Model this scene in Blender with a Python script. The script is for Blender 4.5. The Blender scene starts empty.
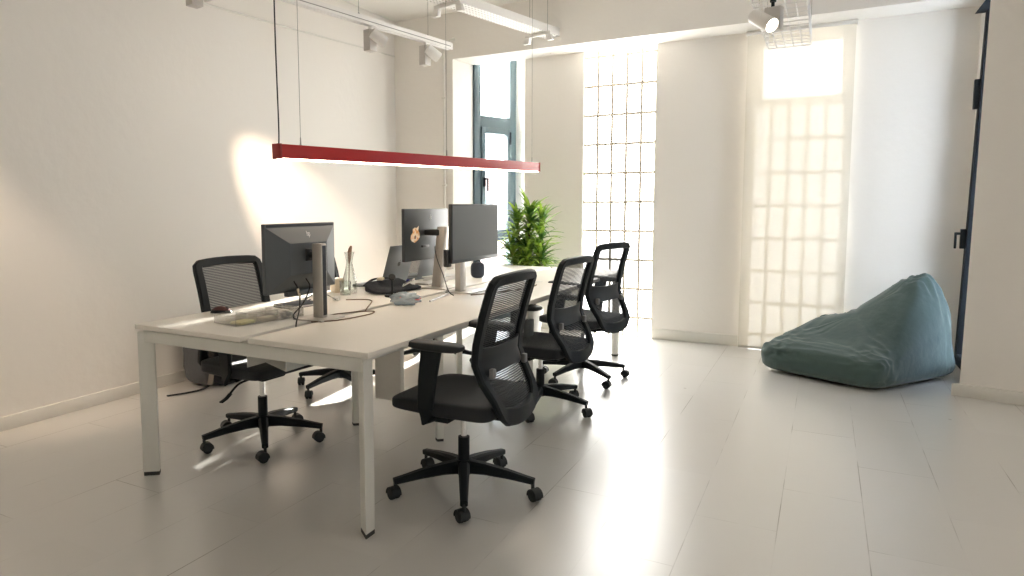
import bpy, bmesh, math, random
from mathutils import Vector, Matrix, noise

random.seed(7)
PI = math.pi
R = math.radians
SC = bpy.context.scene
COL = SC.collection

# ------------------------------------------------------------------ materials
def new_mat(name):
    m = bpy.data.materials.new(name)
    m.use_nodes = True
    nt = m.node_tree
    for n in list(nt.nodes):
        nt.nodes.remove(n)
    out = nt.nodes.new('ShaderNodeOutputMaterial')
    return m, nt, out

def N(nt, typ, **kw):
    n = nt.nodes.new(typ)
    for k, v in kw.items():
        setattr(n, k, v)
    return n

def mat(name, col, rough=.5, metal=0., var=.06, scale=40., bump=0., bscale=200., spec=.5, coat=0., sheen=0.):
    m, nt, out = new_mat(name)
    b = N(nt, 'ShaderNodeBsdfPrincipled')
    L = nt.links.new
    tc = N(nt, 'ShaderNodeTexCoord')
    nz = N(nt, 'ShaderNodeTexNoise'); nz.inputs['Scale'].default_value = scale; nz.inputs['Detail'].default_value = 3
    L(tc.outputs['Object'], nz.inputs['Vector'])
    mx = N(nt, 'ShaderNodeMix', data_type='RGBA')
    mx.inputs[6].default_value = tuple(c * (1 - var) for c in col) + (1,)
    mx.inputs[7].default_value = tuple(min(1, c * (1 + var)) for c in col) + (1,)
    L(nz.outputs['Fac'], mx.inputs[0]); L(mx.outputs[2], b.inputs['Base Color'])
    b.inputs['Roughness'].default_value = rough
    b.inputs['Metallic'].default_value = metal
    b.inputs['Specular IOR Level'].default_value = spec
    if coat: b.inputs['Coat Weight'].default_value = coat
    if sheen: b.inputs['Sheen Weight'].default_value = sheen
    if bump:
        n2 = N(nt, 'ShaderNodeTexNoise'); n2.inputs['Scale'].default_value = bscale; n2.inputs['Detail'].default_value = 4
        L(tc.outputs['Object'], n2.inputs['Vector'])
        bp = N(nt, 'ShaderNodeBump'); bp.inputs['Strength'].default_value = bump; bp.inputs['Distance'].default_value = .01
        L(n2.outputs['Fac'], bp.inputs['Height']); L(bp.outputs[0], b.inputs['Normal'])
    L(b.outputs[0], out.inputs[0])
    return m

def emit_mat(name, col, strength, gloss=0.):
    m, nt, out = new_mat(name)
    L = nt.links.new
    e = N(nt, 'ShaderNodeEmission'); e.inputs[0].default_value = col + (1,); e.inputs[1].default_value = strength
    if gloss:
        g = N(nt, 'ShaderNodeBsdfGlossy'); g.inputs['Roughness'].default_value = .1
        mx = N(nt, 'ShaderNodeMixShader'); mx.inputs[0].default_value = gloss
        L(e.outputs[0], mx.inputs[1]); L(g.outputs[0], mx.inputs[2]); L(mx.outputs[0], out.inputs[0])
    else:
        L(e.outputs[0], out.inputs[0])
    return m

def clear_mat(name, tint=(.95, .97, .96), gloss=.1, rough=.02, body=0., body_col=(.8, .8, .78)):
    """thin clear glass or plastic: see-through with a glossy surface, optionally a little cloudy"""
    m, nt, out = new_mat(name)
    L = nt.links.new
    t = N(nt, 'ShaderNodeBsdfTransparent'); t.inputs[0].default_value = tint + (1,)
    g = N(nt, 'ShaderNodeBsdfGlossy'); g.inputs['Roughness'].default_value = rough
    lw = N(nt, 'ShaderNodeLayerWeight'); lw.inputs[0].default_value = .35
    mp = N(nt, 'ShaderNodeMapRange'); mp.inputs[3].default_value = gloss * .4; mp.inputs[4].default_value = min(1, gloss * 5)
    L(lw.outputs['Facing'], mp.inputs[0])
    mx = N(nt, 'ShaderNodeMixShader'); L(mp.outputs[0], mx.inputs[0]); L(t.outputs[0], mx.inputs[1]); L(g.outputs[0], mx.inputs[2])
    last = mx
    if body:
        d = N(nt, 'ShaderNodeBsdfDiffuse'); d.inputs[0].default_value = body_col + (1,)
        m2 = N(nt, 'ShaderNodeMixShader'); m2.inputs[0].default_value = body
        L(mx.outputs[0], m2.inputs[1]); L(d.outputs[0], m2.inputs[2]); last = m2
    L(last.outputs[0], out.inputs[0])
    return m

def plaster_mat():
    m, nt, out = new_mat('plaster')
    L = nt.links.new
    b = N(nt, 'ShaderNodeBsdfPrincipled'); b.inputs['Roughness'].default_value = .62
    tc = N(nt, 'ShaderNodeTexCoord')
    n1 = N(nt, 'ShaderNodeTexNoise'); n1.inputs['Scale'].default_value = .9; n1.inputs['Detail'].default_value = 5
    L(tc.outputs['Object'], n1.inputs['Vector'])
    mx = N(nt, 'ShaderNodeMix', data_type='RGBA')
    mx.inputs[6].default_value = (.82, .785, .735, 1); mx.inputs[7].default_value = (.86, .83, .785, 1)
    L(n1.outputs['Fac'], mx.inputs[0])
    # a few small chips and nail holes
    v = N(nt, 'ShaderNodeTexVoronoi'); v.inputs['Scale'].default_value = 1.6
    L(tc.outputs['Object'], v.inputs['Vector'])
    mr = N(nt, 'ShaderNodeMapRange'); mr.inputs[1].default_value = .012; mr.inputs[2].default_value = .022
    L(v.outputs['Distance'], mr.inputs[0])
    m2 = N(nt, 'ShaderNodeMix', data_type='RGBA'); m2.inputs[6].default_value = (.45, .42, .37, 1)
    L(mr.outputs[0], m2.inputs[0]); L(mx.outputs[2], m2.inputs[7]); L(m2.outputs[2], b.inputs['Base Color'])
    n2 = N(nt, 'ShaderNodeTexNoise'); n2.inputs['Scale'].default_value = 14; n2.inputs['Detail'].default_value = 6
    L(tc.outputs['Object'], n2.inputs['Vector'])
    bp = N(nt, 'ShaderNodeBump'); bp.inputs['Strength'].default_value = .22; bp.inputs['Distance'].default_value = .012
    L(n2.outputs['Fac'], bp.inputs['Height']); L(bp.outputs[0], b.inputs['Normal'])
    L(b.outputs[0], out.inputs[0])
    return m

def floor_mat():
    m, nt, out = new_mat('painted_floor')
    L = nt.links.new
    b = N(nt, 'ShaderNodeBsdfPrincipled')
    tc = N(nt, 'ShaderNodeTexCoord')
    mp = N(nt, 'ShaderNodeMapping'); mp.inputs['Rotation'].default_value = (0, 0, R(90)); mp.inputs['Location'].default_value = (.1, .12, 0)
    L(tc.outputs['Object'], mp.inputs[0])
    br = N(nt, 'ShaderNodeTexBrick'); br.offset = .5
    br.inputs['Scale'].default_value = 1; br.inputs['Mortar Size'].default_value = .0022; br.inputs['Mortar Smooth'].default_value = .3
    br.inputs['Brick Width'].default_value = .92; br.inputs['Row Height'].default_value = .31
    br.inputs['Color1'].default_value = (.60, .58, .55, 1); br.inputs['Color2'].default_value = (.63, .61, .58, 1)
    br.inputs['Mortar'].default_value = (.6, .58, .55, 1)
    L(mp.outputs[0], br.inputs['Vector'])
    # worn seams: dark in places, painted over in others
    n0 = N(nt, 'ShaderNodeTexNoise'); n0.inputs['Scale'].default_value = 2.2; n0.inputs['Detail'].default_value = 4
    L(tc.outputs['Object'], n0.inputs['Vector'])
    mr0 = N(nt, 'ShaderNodeMapRange'); mr0.inputs[1].default_value = .46; mr0.inputs[2].default_value = .62
    L(n0.outputs['Fac'], mr0.inputs[0])
    mul = N(nt, 'ShaderNodeMath', operation='MULTIPLY'); L(br.outputs['Fac'], mul.inputs[0]); L(mr0.outputs[0], mul.inputs[1])
    mx = N(nt, 'ShaderNodeMix', data_type='RGBA'); L(mul.outputs[0], mx.inputs[0]); L(br.outputs['Color'], mx.inputs[6]); mx.inputs[7].default_value = (.22, .19, .15, 1)
    # broad scuffs
    n1 = N(nt, 'ShaderNodeTexNoise'); n1.inputs['Scale'].default_value = 1.0; n1.inputs['Detail'].default_value = 2
    L(tc.outputs['Object'], n1.inputs['Vector'])
    m3 = N(nt, 'ShaderNodeMix', data_type='RGBA', blend_type='MULTIPLY'); m3.inputs[0].default_value = 1
    cr = N(nt, 'ShaderNodeMapRange'); cr.inputs[3].default_value = .975; cr.inputs[4].default_value = 1.025
    L(n1.outputs['Fac'], cr.inputs[0]); L(mx.outputs[2], m3.inputs[6]); L(cr.outputs[0], m3.inputs[7])
    # small chips
    v = N(nt, 'ShaderNodeTexVoronoi'); v.inputs['Scale'].default_value = 1.9; L(tc.outputs['Object'], v.inputs['Vector'])
    mr = N(nt, 'ShaderNodeMapRange'); mr.inputs[1].default_value = .012; mr.inputs[2].default_value = .025
    L(v.outputs['Distance'], mr.inputs[0])
    m4 = N(nt, 'ShaderNodeMix', data_type='RGBA'); m4.inputs[6].default_value = (.3, .25, .2, 1)
    L(mr.outputs[0], m4.inputs[0]); L(m3.outputs[2], m4.inputs[7]); L(m4.outputs[2], b.inputs['Base Color'])
    n2 = N(nt, 'ShaderNodeTexNoise'); n2.inputs['Scale'].default_value = 2.5; n2.inputs['Detail'].default_value = 2
    L(tc.outputs['Object'], n2.inputs['Vector'])
    r2 = N(nt, 'ShaderNodeMapRange'); r2.inputs[3].default_value = .285; r2.inputs[4].default_value = .33
    L(n2.outputs['Fac'], r2.inputs[0]); L(r2.outputs[0], b.inputs['Roughness'])
    b.inputs['Specular IOR Level'].default_value = .7; b.inputs['Coat Weight'].default_value = 1.0; b.inputs['Coat Roughness'].default_value = .30
    n3 = N(nt, 'ShaderNodeTexNoise'); n3.inputs['Scale'].default_value = 7; n3.inputs['Detail'].default_value = 2
    L(tc.outputs['Object'], n3.inputs['Vector'])
    b1 = N(nt, 'ShaderNodeBump'); b1.inputs['Strength'].default_value = .10; b1.inputs['Distance'].default_value = .01
    L(n3.outputs['Fac'], b1.inputs['Height'])
    b2 = N(nt, 'ShaderNodeBump', invert=True); b2.inputs['Strength'].default_value = .25; b2.inputs['Distance'].default_value = .002
    L(br.outputs['Fac'], b2.inputs['Height']); L(b1.outputs[0], b2.inputs['Normal']); L(b2.outputs[0], b.inputs['Normal'])
    L(b.outputs[0], out.inputs[0])
    return m

def mesh_fabric_mat():
    m, nt, out = new_mat('chair_mesh')
    L = nt.links.new
    tc = N(nt, 'ShaderNodeTexCoord')
    sp = N(nt, 'ShaderNodeSeparateXYZ'); L(tc.outputs['Object'], sp.inputs[0])
    a = N(nt, 'ShaderNodeMath', operation='MULTIPLY'); a.inputs[1].default_value = 2 * PI / .0085; L(sp.outputs[2], a.inputs[0])
    s = N(nt, 'ShaderNodeMath', operation='SINE'); L(a.outputs[0], s.inputs[0])
    mr = N(nt, 'ShaderNodeMapRange'); mr.inputs[1].default_value = -.3; mr.inputs[2].default_value = .9; mr.inputs[3].default_value = .05; mr.inputs[4].default_value = .50
    L(s.outputs[0], mr.inputs[0])
    d = N(nt, 'ShaderNodeBsdfPrincipled'); d.inputs['Base Color'].default_value = (.022, .025, .028, 1); d.inputs['Roughness'].default_value = .6
    t = N(nt, 'ShaderNodeBsdfTransparent')
    mx = N(nt, 'ShaderNodeMixShader'); L(mr.outputs[0], mx.inputs[0]); L(d.outputs[0], mx.inputs[1]); L(t.outputs[0], mx.inputs[2])
    L(mx.outputs[0], out.inputs[0])
    return m

def perforated_mat():
    m, nt, out = new_mat('perforated_steel')
    L = nt.links.new
    b = N(nt, 'ShaderNodeBsdfPrincipled'); b.inputs['Roughness'].default_value = .45
    tc = N(nt, 'ShaderNodeTexCoord')
    vm = N(nt, 'ShaderNodeVectorMath', operation='MULTIPLY'); vm.inputs[1].default_value = (1 / .03, 1 / .04, 0)
    L(tc.outputs['Object'], vm.inputs[0])
    fr = N(nt, 'ShaderNodeVectorMath', operation='FRACTION'); L(vm.outputs[0], fr.inputs[0])
    sb = N(nt, 'ShaderNodeVectorMath', operation='SUBTRACT'); sb.inputs[1].default_value = (.5, .5, 0); L(fr.outputs[0], sb.inputs[0])
    ln = N(nt, 'ShaderNodeVectorMath', operation='LENGTH'); L(sb.outputs[0], ln.inputs[0])
    mr = N(nt, 'ShaderNodeMapRange'); mr.inputs[1].default_value = .2; mr.inputs[2].default_value = .26
    L(ln.outputs['Value'], mr.inputs[0])
    mx = N(nt, 'ShaderNodeMix', data_type='RGBA'); mx.inputs[6].default_value = (.34, .32, .29, 1); mx.inputs[7].default_value = (.80, .78, .74, 1)
    L(mr.outputs[0], mx.inputs[0]); L(mx.outputs[2], b.inputs['Base Color'])
    L(b.outputs[0], out.inputs[0])
    return m

def blind_mat():
    m, nt, out = new_mat('blind_fabric')
    L = nt.links.new
    tc = N(nt, 'ShaderNodeTexCoord')
    w = N(nt, 'ShaderNodeTexNoise'); w.inputs['Scale'].default_value = 60
    L(tc.outputs['Object'], w.inputs['Vector'])
    mx0 = N(nt, 'ShaderNodeMix', data_type='RGBA'); mx0.inputs[6].default_value = (.86, .82, .735, 1); mx0.inputs[7].default_value = (.90, .865, .785, 1)
    L(w.outputs['Fac'], mx0.inputs[0])
    d = N(nt, 'ShaderNodeBsdfDiffuse'); t = N(nt, 'ShaderNodeBsdfTranslucent'); tr = N(nt, 'ShaderNodeBsdfTransparent')
    L(mx0.outputs[2], d.inputs[0]); L(mx0.outputs[2], t.inputs[0])
    a = N(nt, 'ShaderNodeMixShader'); a.inputs[0].default_value = BLIND_TRANSLUCENT; L(d.outputs[0], a.inputs[1]); L(t.outputs[0], a.inputs[2])
    c = N(nt, 'ShaderNodeMixShader'); c.inputs[0].default_value = BLIND_OPEN; L(a.outputs[0], c.inputs[1]); L(tr.outputs[0], c.inputs[2])
    L(c.outputs[0], out.inputs[0])
    return m

def brick_mat():
    m, nt, out = new_mat('facade_brick')
    L = nt.links.new
    b = N(nt, 'ShaderNodeBsdfPrincipled'); b.inputs['Roughness'].default_value = .9
    tc = N(nt, 'ShaderNodeTexCoord'); mp = N(nt, 'ShaderNodeMapping'); mp.inputs['Rotation'].default_value = (R(90), 0, 0)
    L(tc.outputs['Object'], mp.inputs[0])
    br = N(nt, 'ShaderNodeTexBrick'); br.inputs['Scale'].default_value = 3
    br.inputs['Color1'].default_value = (.30, .19, .165, 1); br.inputs['Color2'].default_value = (.34, .24, .21, 1); br.inputs['Mortar'].default_value = (.36, .33, .31, 1)
    L(mp.outputs[0], br.inputs['Vector']); L(br.outputs['Color'], b.inputs['Base Color']); L(b.outputs[0], out.inputs[0])
    return m

def sticker_mat():
    m, nt, out = new_mat('cat_sticker')
    L = nt.links.new
    b = N(nt, 'ShaderNodeBsdfPrincipled'); b.inputs['Roughness'].default_value = .4
    tc = N(nt, 'ShaderNodeTexCoord')
    n = N(nt, 'ShaderNodeTexNoise'); n.inputs['Scale'].default_value = 45; n.inputs['Detail'].default_value = 3
    L(tc.outputs['Object'], n.inputs['Vector'])
    cr = N(nt, 'ShaderNodeValToRGB'); e = cr.color_ramp.elements
    e[0].position = .42; e[0].color = (.85, .72, .55, 1); e[1].position = .6; e[1].color = (.75, .36, .10, 1)
    L(n.outputs['Fac'], cr.inputs[0]); L(cr.outputs[0], b.inputs['Base Color']); L(b.outputs[0], out.inputs[0])
    return m

def leaf_mat():
    m, nt, out = new_mat('leaf')
    L = nt.links.new
    b = N(nt, 'ShaderNodeBsdfPrincipled'); b.inputs['Roughness'].default_value = .4
    tc = N(nt, 'ShaderNodeTexCoord')
    n = N(nt, 'ShaderNodeTexNoise'); n.inputs['Scale'].default_value = 9; n.inputs['Detail'].default_value = 2
    L(tc.outputs['Object'], n.inputs['Vector'])
    cr = N(nt, 'ShaderNodeValToRGB'); e = cr.color_ramp.elements
    e[0].position = .38; e[0].color = (.06, .16, .03, 1); e[1].position = .64; e[1].color = (.36, .52, .07, 1)
    L(n.outputs['Fac'], cr.inputs[0]); L(cr.outputs[0], b.inputs['Base Color'])
    t = N(nt, 'ShaderNodeBsdfTranslucent'); L(cr.outputs[0], t.inputs[0])
    mx = N(nt, 'ShaderNodeMixShader'); mx.inputs[0].default_value = .3; L(b.outputs[0], mx.inputs[1]); L(t.outputs[0], mx.inputs[2])
    L(mx.outputs[0], out.inputs[0])
    return m

BLIND_TRANSLUCENT = .18
BLIND_OPEN = .26
FILL_PANE_LIGHT = .58
GLASS_BLOCK_LIGHT = 6.8
BLIND_WINDOW_LIGHT = 1.6

M = dict(
    plaster=plaster_mat(), floor=floor_mat(),
    ceiling=mat('ceiling_paint', (.82, .80, .76), .7, scale=2, var=.02),
    skirting=mat('skirting_paint', (.74, .72, .67), .45, scale=4, var=.03),
    desk_white=mat('desk_laminate', (.84, .80, .735), .38, scale=6, var=.015),
    desk_metal=mat('desk_steel', (.76, .75, .70), .4, scale=20, var=.02),
    foot=mat('rubber_foot', (.04, .04, .038), .6),
    black=mat('black_plastic', (.006, .009, .011), .5, spec=.25, scale=60, bump=.08, bscale=600),
    black_matte=mat('black_nylon', (.009, .012, .014), .55),
    grey_knob=mat('grey_knob', (.22, .22, .22), .45),
    seat=mat('black_seat_fabric', (.010, .012, .016), .75, bump=.3, bscale=900, sheen=.15),
    chrome=mat('chrome', (.75, .75, .74), .15, metal=1, var=.02),
    mesh=mesh_fabric_mat(),
    window_metal=mat('window_frame_paint', (.075, .115, .135), .4, scale=10, var=.04),
    dark_frame=mat('dark_frame_paint', (.016, .02, .026), .75, spec=.15),
    dim_pane=clear_mat('dim_pane', tint=(.42, .46, .52), gloss=.04),
    red=mat('red_lacquer', (.54, .016, .016), .38, scale=8, var=.05),
    red_end=mat('red_end_cap', (.34, .02, .018), .45),
    white_fix=mat('white_fixture', (.78, .76, .73), .4, var=.02),
    grey_fix=mat('fixture_grey', (.55, .52, .49), .5, var=.02),
    wire=mat('steel_wire', (.33, .32, .30), .4, metal=.6),
    black_wire=mat('black_cord', (.02, .02, .02), .5),
    perf=perforated_mat(),
    mon_back=mat('monitor_grey', (.085, .095, .10), .42, scale=30, var=.03),
    mon_back_dark=mat('monitor_dark', (.035, .042, .047), .35, scale=30, var=.03),
    mon_edge=mat('monitor_edge', (.02, .022, .024), .4),
    screen=mat('dark_screen', (.075, .085, .085), .33, var=.01),
    silver=mat('silver_stand', (.55, .52, .48), .38, metal=.55, var=.02),
    space_grey=mat('space_grey', (.22, .235, .245), .4, metal=.5, var=.02),
    logo=mat('logo_grey', (.42, .43, .44), .3, metal=.4, var=.01),
    logo_dark=mat('logo_dark', (.03, .03, .032), .3, var=.01),
    glass=clear_mat('clear_glass', gloss=.12),
    pane=clear_mat('window_pane', tint=(.97, .98, .98), gloss=.05),
    plastic=clear_mat('clear_plastic', tint=(.97, .97, .965), gloss=.12, rough=.08, body=.11, body_col=(.8, .79, .76)),
    haze_plastic=clear_mat('hazy_plastic', tint=(.85, .9, .95), gloss=.12, rough=.2, body=.55, body_col=(.42, .50, .55)),
    yellow=mat('yellow_note', (.78, .70, .25), .7),
    cream=mat('cream_card', (.72, .62, .48), .7),
    paper=mat('white_paper', (.80, .79, .77), .7, var=.02),
    brown=mat('dried_flower', (.25, .15, .10), .9),
    blue=mat('blue_cap', (.03, .035, .22), .4),
    dark_red=mat('dark_red', (.075, .015, .013), .35),
    pinkred=mat('red_tag', (.75, .12, .10), .5),
    cloth_black=mat('black_cloth', (.018, .02, .026), .85, bump=.4, bscale=120),
    navy=mat('navy_cover', (.02, .028, .045), .6),
    bag_grey=mat('grey_nylon', (.10, .105, .115), .6, bump=.4, bscale=60),
    bag_strap=mat('tan_strap', (.30, .26, .22), .7),
    teal=mat('teal_cotton', (.052, .090, .084), .8, scale=5, var=.12, bump=.55, bscale=17, sheen=.25),
    teal_dark=mat('teal_seam', (.028, .060, .056), .85),
    leaf=leaf_mat(), stem=mat('cane', (.16, .09, .045), .7),
    pot=mat('pot', (.55, .53, .5), .5), soil=mat('soil', (.04, .028, .02), .95, bump=.6, bscale=80),
    block=emit_mat('glass_block_daylight', (1.0, .985, .94), GLASS_BLOCK_LIGHT, .06),
    block_far=emit_mat('shaded_block_daylight', (1.0, .985, .94), BLIND_WINDOW_LIGHT, .06),
    light_pane=emit_mat('clear_light_daylight', (1.0, .99, .96), 2.6, .06),
    mortar=mat('mortar', (.72, .66, .56), .8, scale=30),
    bulb=emit_mat('bulb_glow', (1.0, .90, .78), 9.0),
    fill_pane=emit_mat('fill_light_pane', (1.0, .985, .95), FILL_PANE_LIGHT),  # glowing panes of the added right-hand windows, fill light for the room
    diffuser=emit_mat('lamp_diffuser', (1.0, .82, .62), 8.0),
    brick=brick_mat(), sticker=sticker_mat(),
)
M['blind'] = blind_mat()

# ------------------------------------------------------------------ mesh helpers
class MB:
    """collects shapes into one bmesh; build() links them as ONE mesh object"""
    def __init__(self): self.bm = bmesh.new()
    def _merge(self, tmp, mx=None):
        if mx is not None: tmp.transform(mx)
        me = bpy.data.meshes.new('t'); tmp.to_mesh(me); tmp.free()
        self.bm.from_mesh(me); bpy.data.meshes.remove(me)
    def box(self, lo, hi, bevel=0., seg=2, mx=None):
        t = bmesh.new(); bmesh.ops.create_cube(t, size=1)
        for v in t.verts:
            v.co = Vector([lo[i] + (v.co[i] + .5) * (hi[i] - lo[i]) for i in range(3)])
        if bevel:
            bmesh.ops.bevel(t, geom=list(t.edges), offset=bevel, segments=seg, profile=.5, affect='EDGES')
        self._merge(t, mx); return self
    def prism(self, poly, z0, z1, bevel=0., mx=None, seg=2, top=None):
        t = bmesh.new()
        tp = top or poly
        a = [t.verts.new((p[0], p[1], z0)) for p in poly]; b = [t.verts.new((p[0], p[1], z1)) for p in tp]
        n = len(poly)
        t.faces.new(a[::-1]); t.faces.new(b)
        for i in range(n): t.faces.new((a[i], a[(i + 1) % n], b[(i + 1) % n], b[i]))
        bmesh.ops.recalc_face_normals(t, faces=list(t.faces))
        if bevel: bmesh.ops.bevel(t, geom=list(t.edges), offset=bevel, segments=seg, profile=.5, affect='EDGES')
        self._merge(t, mx); return self
    def tube(self, pts, r, n=8, closed=False, cap=True, mx=None):
        pts = [Vector(p) for p in pts]; m = len(pts)
        rs = r if isinstance(r, (list, tuple)) else [r] * m
        t = bmesh.new(); rings = []; up = None
        for i, p in enumerate(pts):
            if closed: d = pts[(i + 1) % m] - pts[i - 1]
            else: d = pts[min(i + 1, m - 1)] - pts[max(i - 1, 0)]
            d.normalize()
            if up is None:
                up = Vector((0, 0, 1)) if abs(d.z) < .9 else Vector((1, 0, 0))
            s = d.cross(up)
            if s.length < 1e-6: s = d.cross(Vector((0, 1, 0)))
            s.normalize(); up = s.cross(d).normalized()
            rings.append([t.verts.new(p + s * math.cos(2 * PI * k / n) * rs[i] + up * math.sin(2 * PI * k / n) * rs[i]) for k in range(n)])
        for i in range(m if closed else m - 1):
            A, B = rings[i], rings[(i + 1) % m]
            for k in range(n): t.faces.new((A[k], A[(k + 1) % n], B[(k + 1) % n], B[k]))
        if cap and not closed:
            t.faces.new(rings[0][::-1]); t.faces.new(rings[-1])
        bmesh.ops.recalc_face_normals(t, faces=list(t.faces))
        self._merge(t, mx); return self
    def sweep(self, pts, normals, w, d, closed=False, mx=None, bevel=.25):
        """rectangular rounded section swept along pts; w in-plane width, d depth along the normal"""
        pts = [Vector(p) for p in pts]; m = len(pts); t = bmesh.new(); rings = []
        ws = w if isinstance(w, (list, tuple)) else [w] * m
        ds = d if isinstance(d, (list, tuple)) else [d] * m
        for i, p in enumerate(pts):
            tg = (pts[(i + 1) % m] - pts[i - 1]) if closed else (pts[min(i + 1, m - 1)] - pts[max(i - 1, 0)])
            tg.normalize(); n = Vector(normals[i] if isinstance(normals, list) else normals)
            n = (n - tg * n.dot(tg)).normalized(); s = tg.cross(n).normalized()
            hw, hd = ws[i] / 2, ds[i] / 2; c = min(hw, hd) * 2 * bevel
            sec = [(hw, -hd + c), (hw, hd - c), (hw - c, hd), (-hw + c, hd), (-hw, hd - c), (-hw, -hd + c), (-hw + c, -hd), (hw - c, -hd)]
            rings.append([t.verts.new(p + s * a + n * b) for a, b in sec])
        for i in range(m if closed else m - 1):
            A, B = rings[i], rings[(i + 1) % m]
            for k in range(8): t.faces.new((A[k], A[(k + 1) % 8], B[(k + 1) % 8], B[k]))
        if not closed: t.faces.new(rings[0][::-1]); t.faces.new(rings[-1])
        bmesh.ops.recalc_face_normals(t, faces=list(t.faces))
        self._merge(t, mx); return self
    def lathe(self, prof, n=24, mx=None, cap=True):
        t = bmesh.new(); rings = []
        for r, z in prof:
            rings.append([t.verts.new((r * math.cos(2 * PI * k / n), r * math.sin(2 * PI * k / n), z)) for k in range(n)])
        for i in range(len(prof) - 1):
            A, B = rings[i], rings[i + 1]
            for k in range(n): t.faces.new((A[k], A[(k + 1) % n], B[(k + 1) % n], B[k]))
        if cap:
            t.faces.new(rings[0][::-1]); t.faces.new(rings[-1])
        bmesh.ops.recalc_face_normals(t, faces=list(t.faces))
        self._merge(t, mx); return self
    def grid(self, fn, nu, nv, thick=0., mx=None):
        t = bmesh.new()
        V = [[t.verts.new(fn(i / nu, j / nv)) for j in range(nv + 1)] for i in range(nu + 1)]
        for i in range(nu):
            for j in range(nv): t.faces.new((V[i][j], V[i + 1][j], V[i + 1][j + 1], V[i][j + 1]))
        bmesh.ops.recalc_face_normals(t, faces=list(t.faces))
        if thick: bmesh.ops.solidify(t, geom=list(t.faces), thickness=thick)
        self._merge(t, mx); return self
    def blob(self, fn, nu=32, nv=16, mx=None):
        """closed surface: fn(theta 0..2pi, phi -pi/2..pi/2)"""
        t = bmesh.new(); rows = []
        for j in range(1, nv):
            ph = -PI / 2 + PI * j / nv
            rows.append([t.verts.new(fn(2 * PI * i / nu, ph)) for i in range(nu)])
        b = t.verts.new(fn(0, -PI / 2)); tp = t.verts.new(fn(0, PI / 2))
        for j in range(len(rows) - 1):
            for i in range(nu): t.faces.new((rows[j][i], rows[j][(i + 1) % nu], rows[j + 1][(i + 1) % nu], rows[j + 1][i]))
        for i in range(nu):
            t.faces.new((b, rows[0][(i + 1) % nu], rows[0][i])); t.faces.new((tp, rows[-1][i], rows[-1][(i + 1) % nu]))
        bmesh.ops.recalc_face_normals(t, faces=list(t.faces))
        self._merge(t, mx); return self
    def build(self, name, m, parent=None, world=False, smooth=True, angle=35, origin=None):
        bm = self.bm
        if world and parent is not None:
            mx = Matrix.Translation(parent.location) @ parent.rotation_euler.to_matrix().to_4x4()
            pp = parent.parent
            while pp is not None:
                mx = (Matrix.Translation(pp.location) @ pp.rotation_euler.to_matrix().to_4x4()) @ mx; pp = pp.parent
            bm.transform(mx.inverted())
        if origin is not None: bm.transform(Matrix.Translation(-Vector(origin)))
        if smooth:
            for f in bm.faces: f.smooth = True
            lim = R(angle)
            for e in bm.edges:
                if len(e.link_faces) == 2 and e.calc_face_angle(0) > lim: e.smooth = False
        me = bpy.data.meshes.new(name); bm.to_mesh(me); bm.free()
        me.materials.append(M[m] if isinstance(m, str) else m)
        o = bpy.data.objects.new(name, me); COL.objects.link(o)
        if parent is not None: o.parent = parent
        if origin is not None: o.location = origin
        return o

def tag(o, label=None, cat=None, group=None, kind=None):
    if label: o['label'] = label
    if cat: o['category'] = cat
    if group: o['group'] = group
    if kind: o['kind'] = kind
    return o

def thing(name, label, cat, loc=(0, 0, 0), rz=0., group=None):
    o = bpy.data.objects.new(name, None); COL.objects.link(o)
    o.location = loc; o.rotation_euler = (0, 0, rz); o.empty_display_size = .05
    return tag(o, label, cat, group)

def struct(name, mb, m, parent=None, **kw):
    o = mb.build(name, m, parent, **kw)
    if parent is None: o['kind'] = 'structure'
    return o

def copy_tree(o, parent=None):
    c = o.copy(); COL.objects.link(c)
    if parent is not None: c.parent = parent
    for ch in [x for x in list(o.children)]:
        copy_tree(ch, c)
    return c

def aim(frm, to):
    """matrix with local +Z pointing from frm to to"""
    d = (Vector(to) - Vector(frm)).normalized()
    return Matrix.Translation(Vector(frm)) @ d.to_track_quat('Z', 'Y').to_matrix().to_4x4()

def smooth_path(pts, n=6):
    P = [Vector(p) for p in pts]; out = []
    for i in range(len(P) - 1):
        a, b, c, d = P[max(i - 1, 0)], P[i], P[i + 1], P[min(i + 2, len(P) - 1)]
        for k in range(n):
            t = k / n
            out.append(.5 * ((2 * b) + (c - a) * t + (2 * a - 5 * b + 4 * c - d) * t * t + (3 * b - a - 3 * c + d) * t ** 3))
    out.append(P[-1]); return out

# ------------------------------------------------------------------ room
XW, YB, YW, ZC, ZB = -4.147, 6.209, 6.576, 3.265, 2.80
XR, YF = 3.3, -2.2
struct('floor', MB().box((XW - .2, YF - .1, -.1), (XR + .1, 7.5, 0)), 'floor', smooth=False)
struct('ceiling', MB().box((XW - .2, YF - .1, ZC), (XR + .1, 7.5, ZC + .1)), 'ceiling', smooth=False)
struct('wall_left', MB().box((XW - .2, YF - .1, 0), (XW, 6.5, ZC)), 'plaster', smooth=False)
wr = MB()
wr.box((XR, YF - .1, 0), (XR + .2, -.6, ZC)).box((XR, 4.2, 0), (XR + .2, 5.6, ZC)).box((XR, -.6, 0), (XR + .2, 4.2, .8)).box((XR, -.6, 2.7), (XR + .2, 4.2, ZC)).box((XR, 1.6, .8), (XR + .2, 2.0, 2.7))
struct('wall_right', wr, 'plaster', smooth=False)
struct('wall_front', MB().box((XW - .2, YF - .1, 0), (XR + .1, YF, ZC)), 'plaster', smooth=False)
# pilaster left of the window bay, with its reveal
struct('wall_pilaster', MB().prism([(XW, YB), (-3.43, YB), (-3.385, 6.575), (-3.45, 6.66), (XW, 6.66)], 0, ZC), 'plaster', smooth=False)
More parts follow.
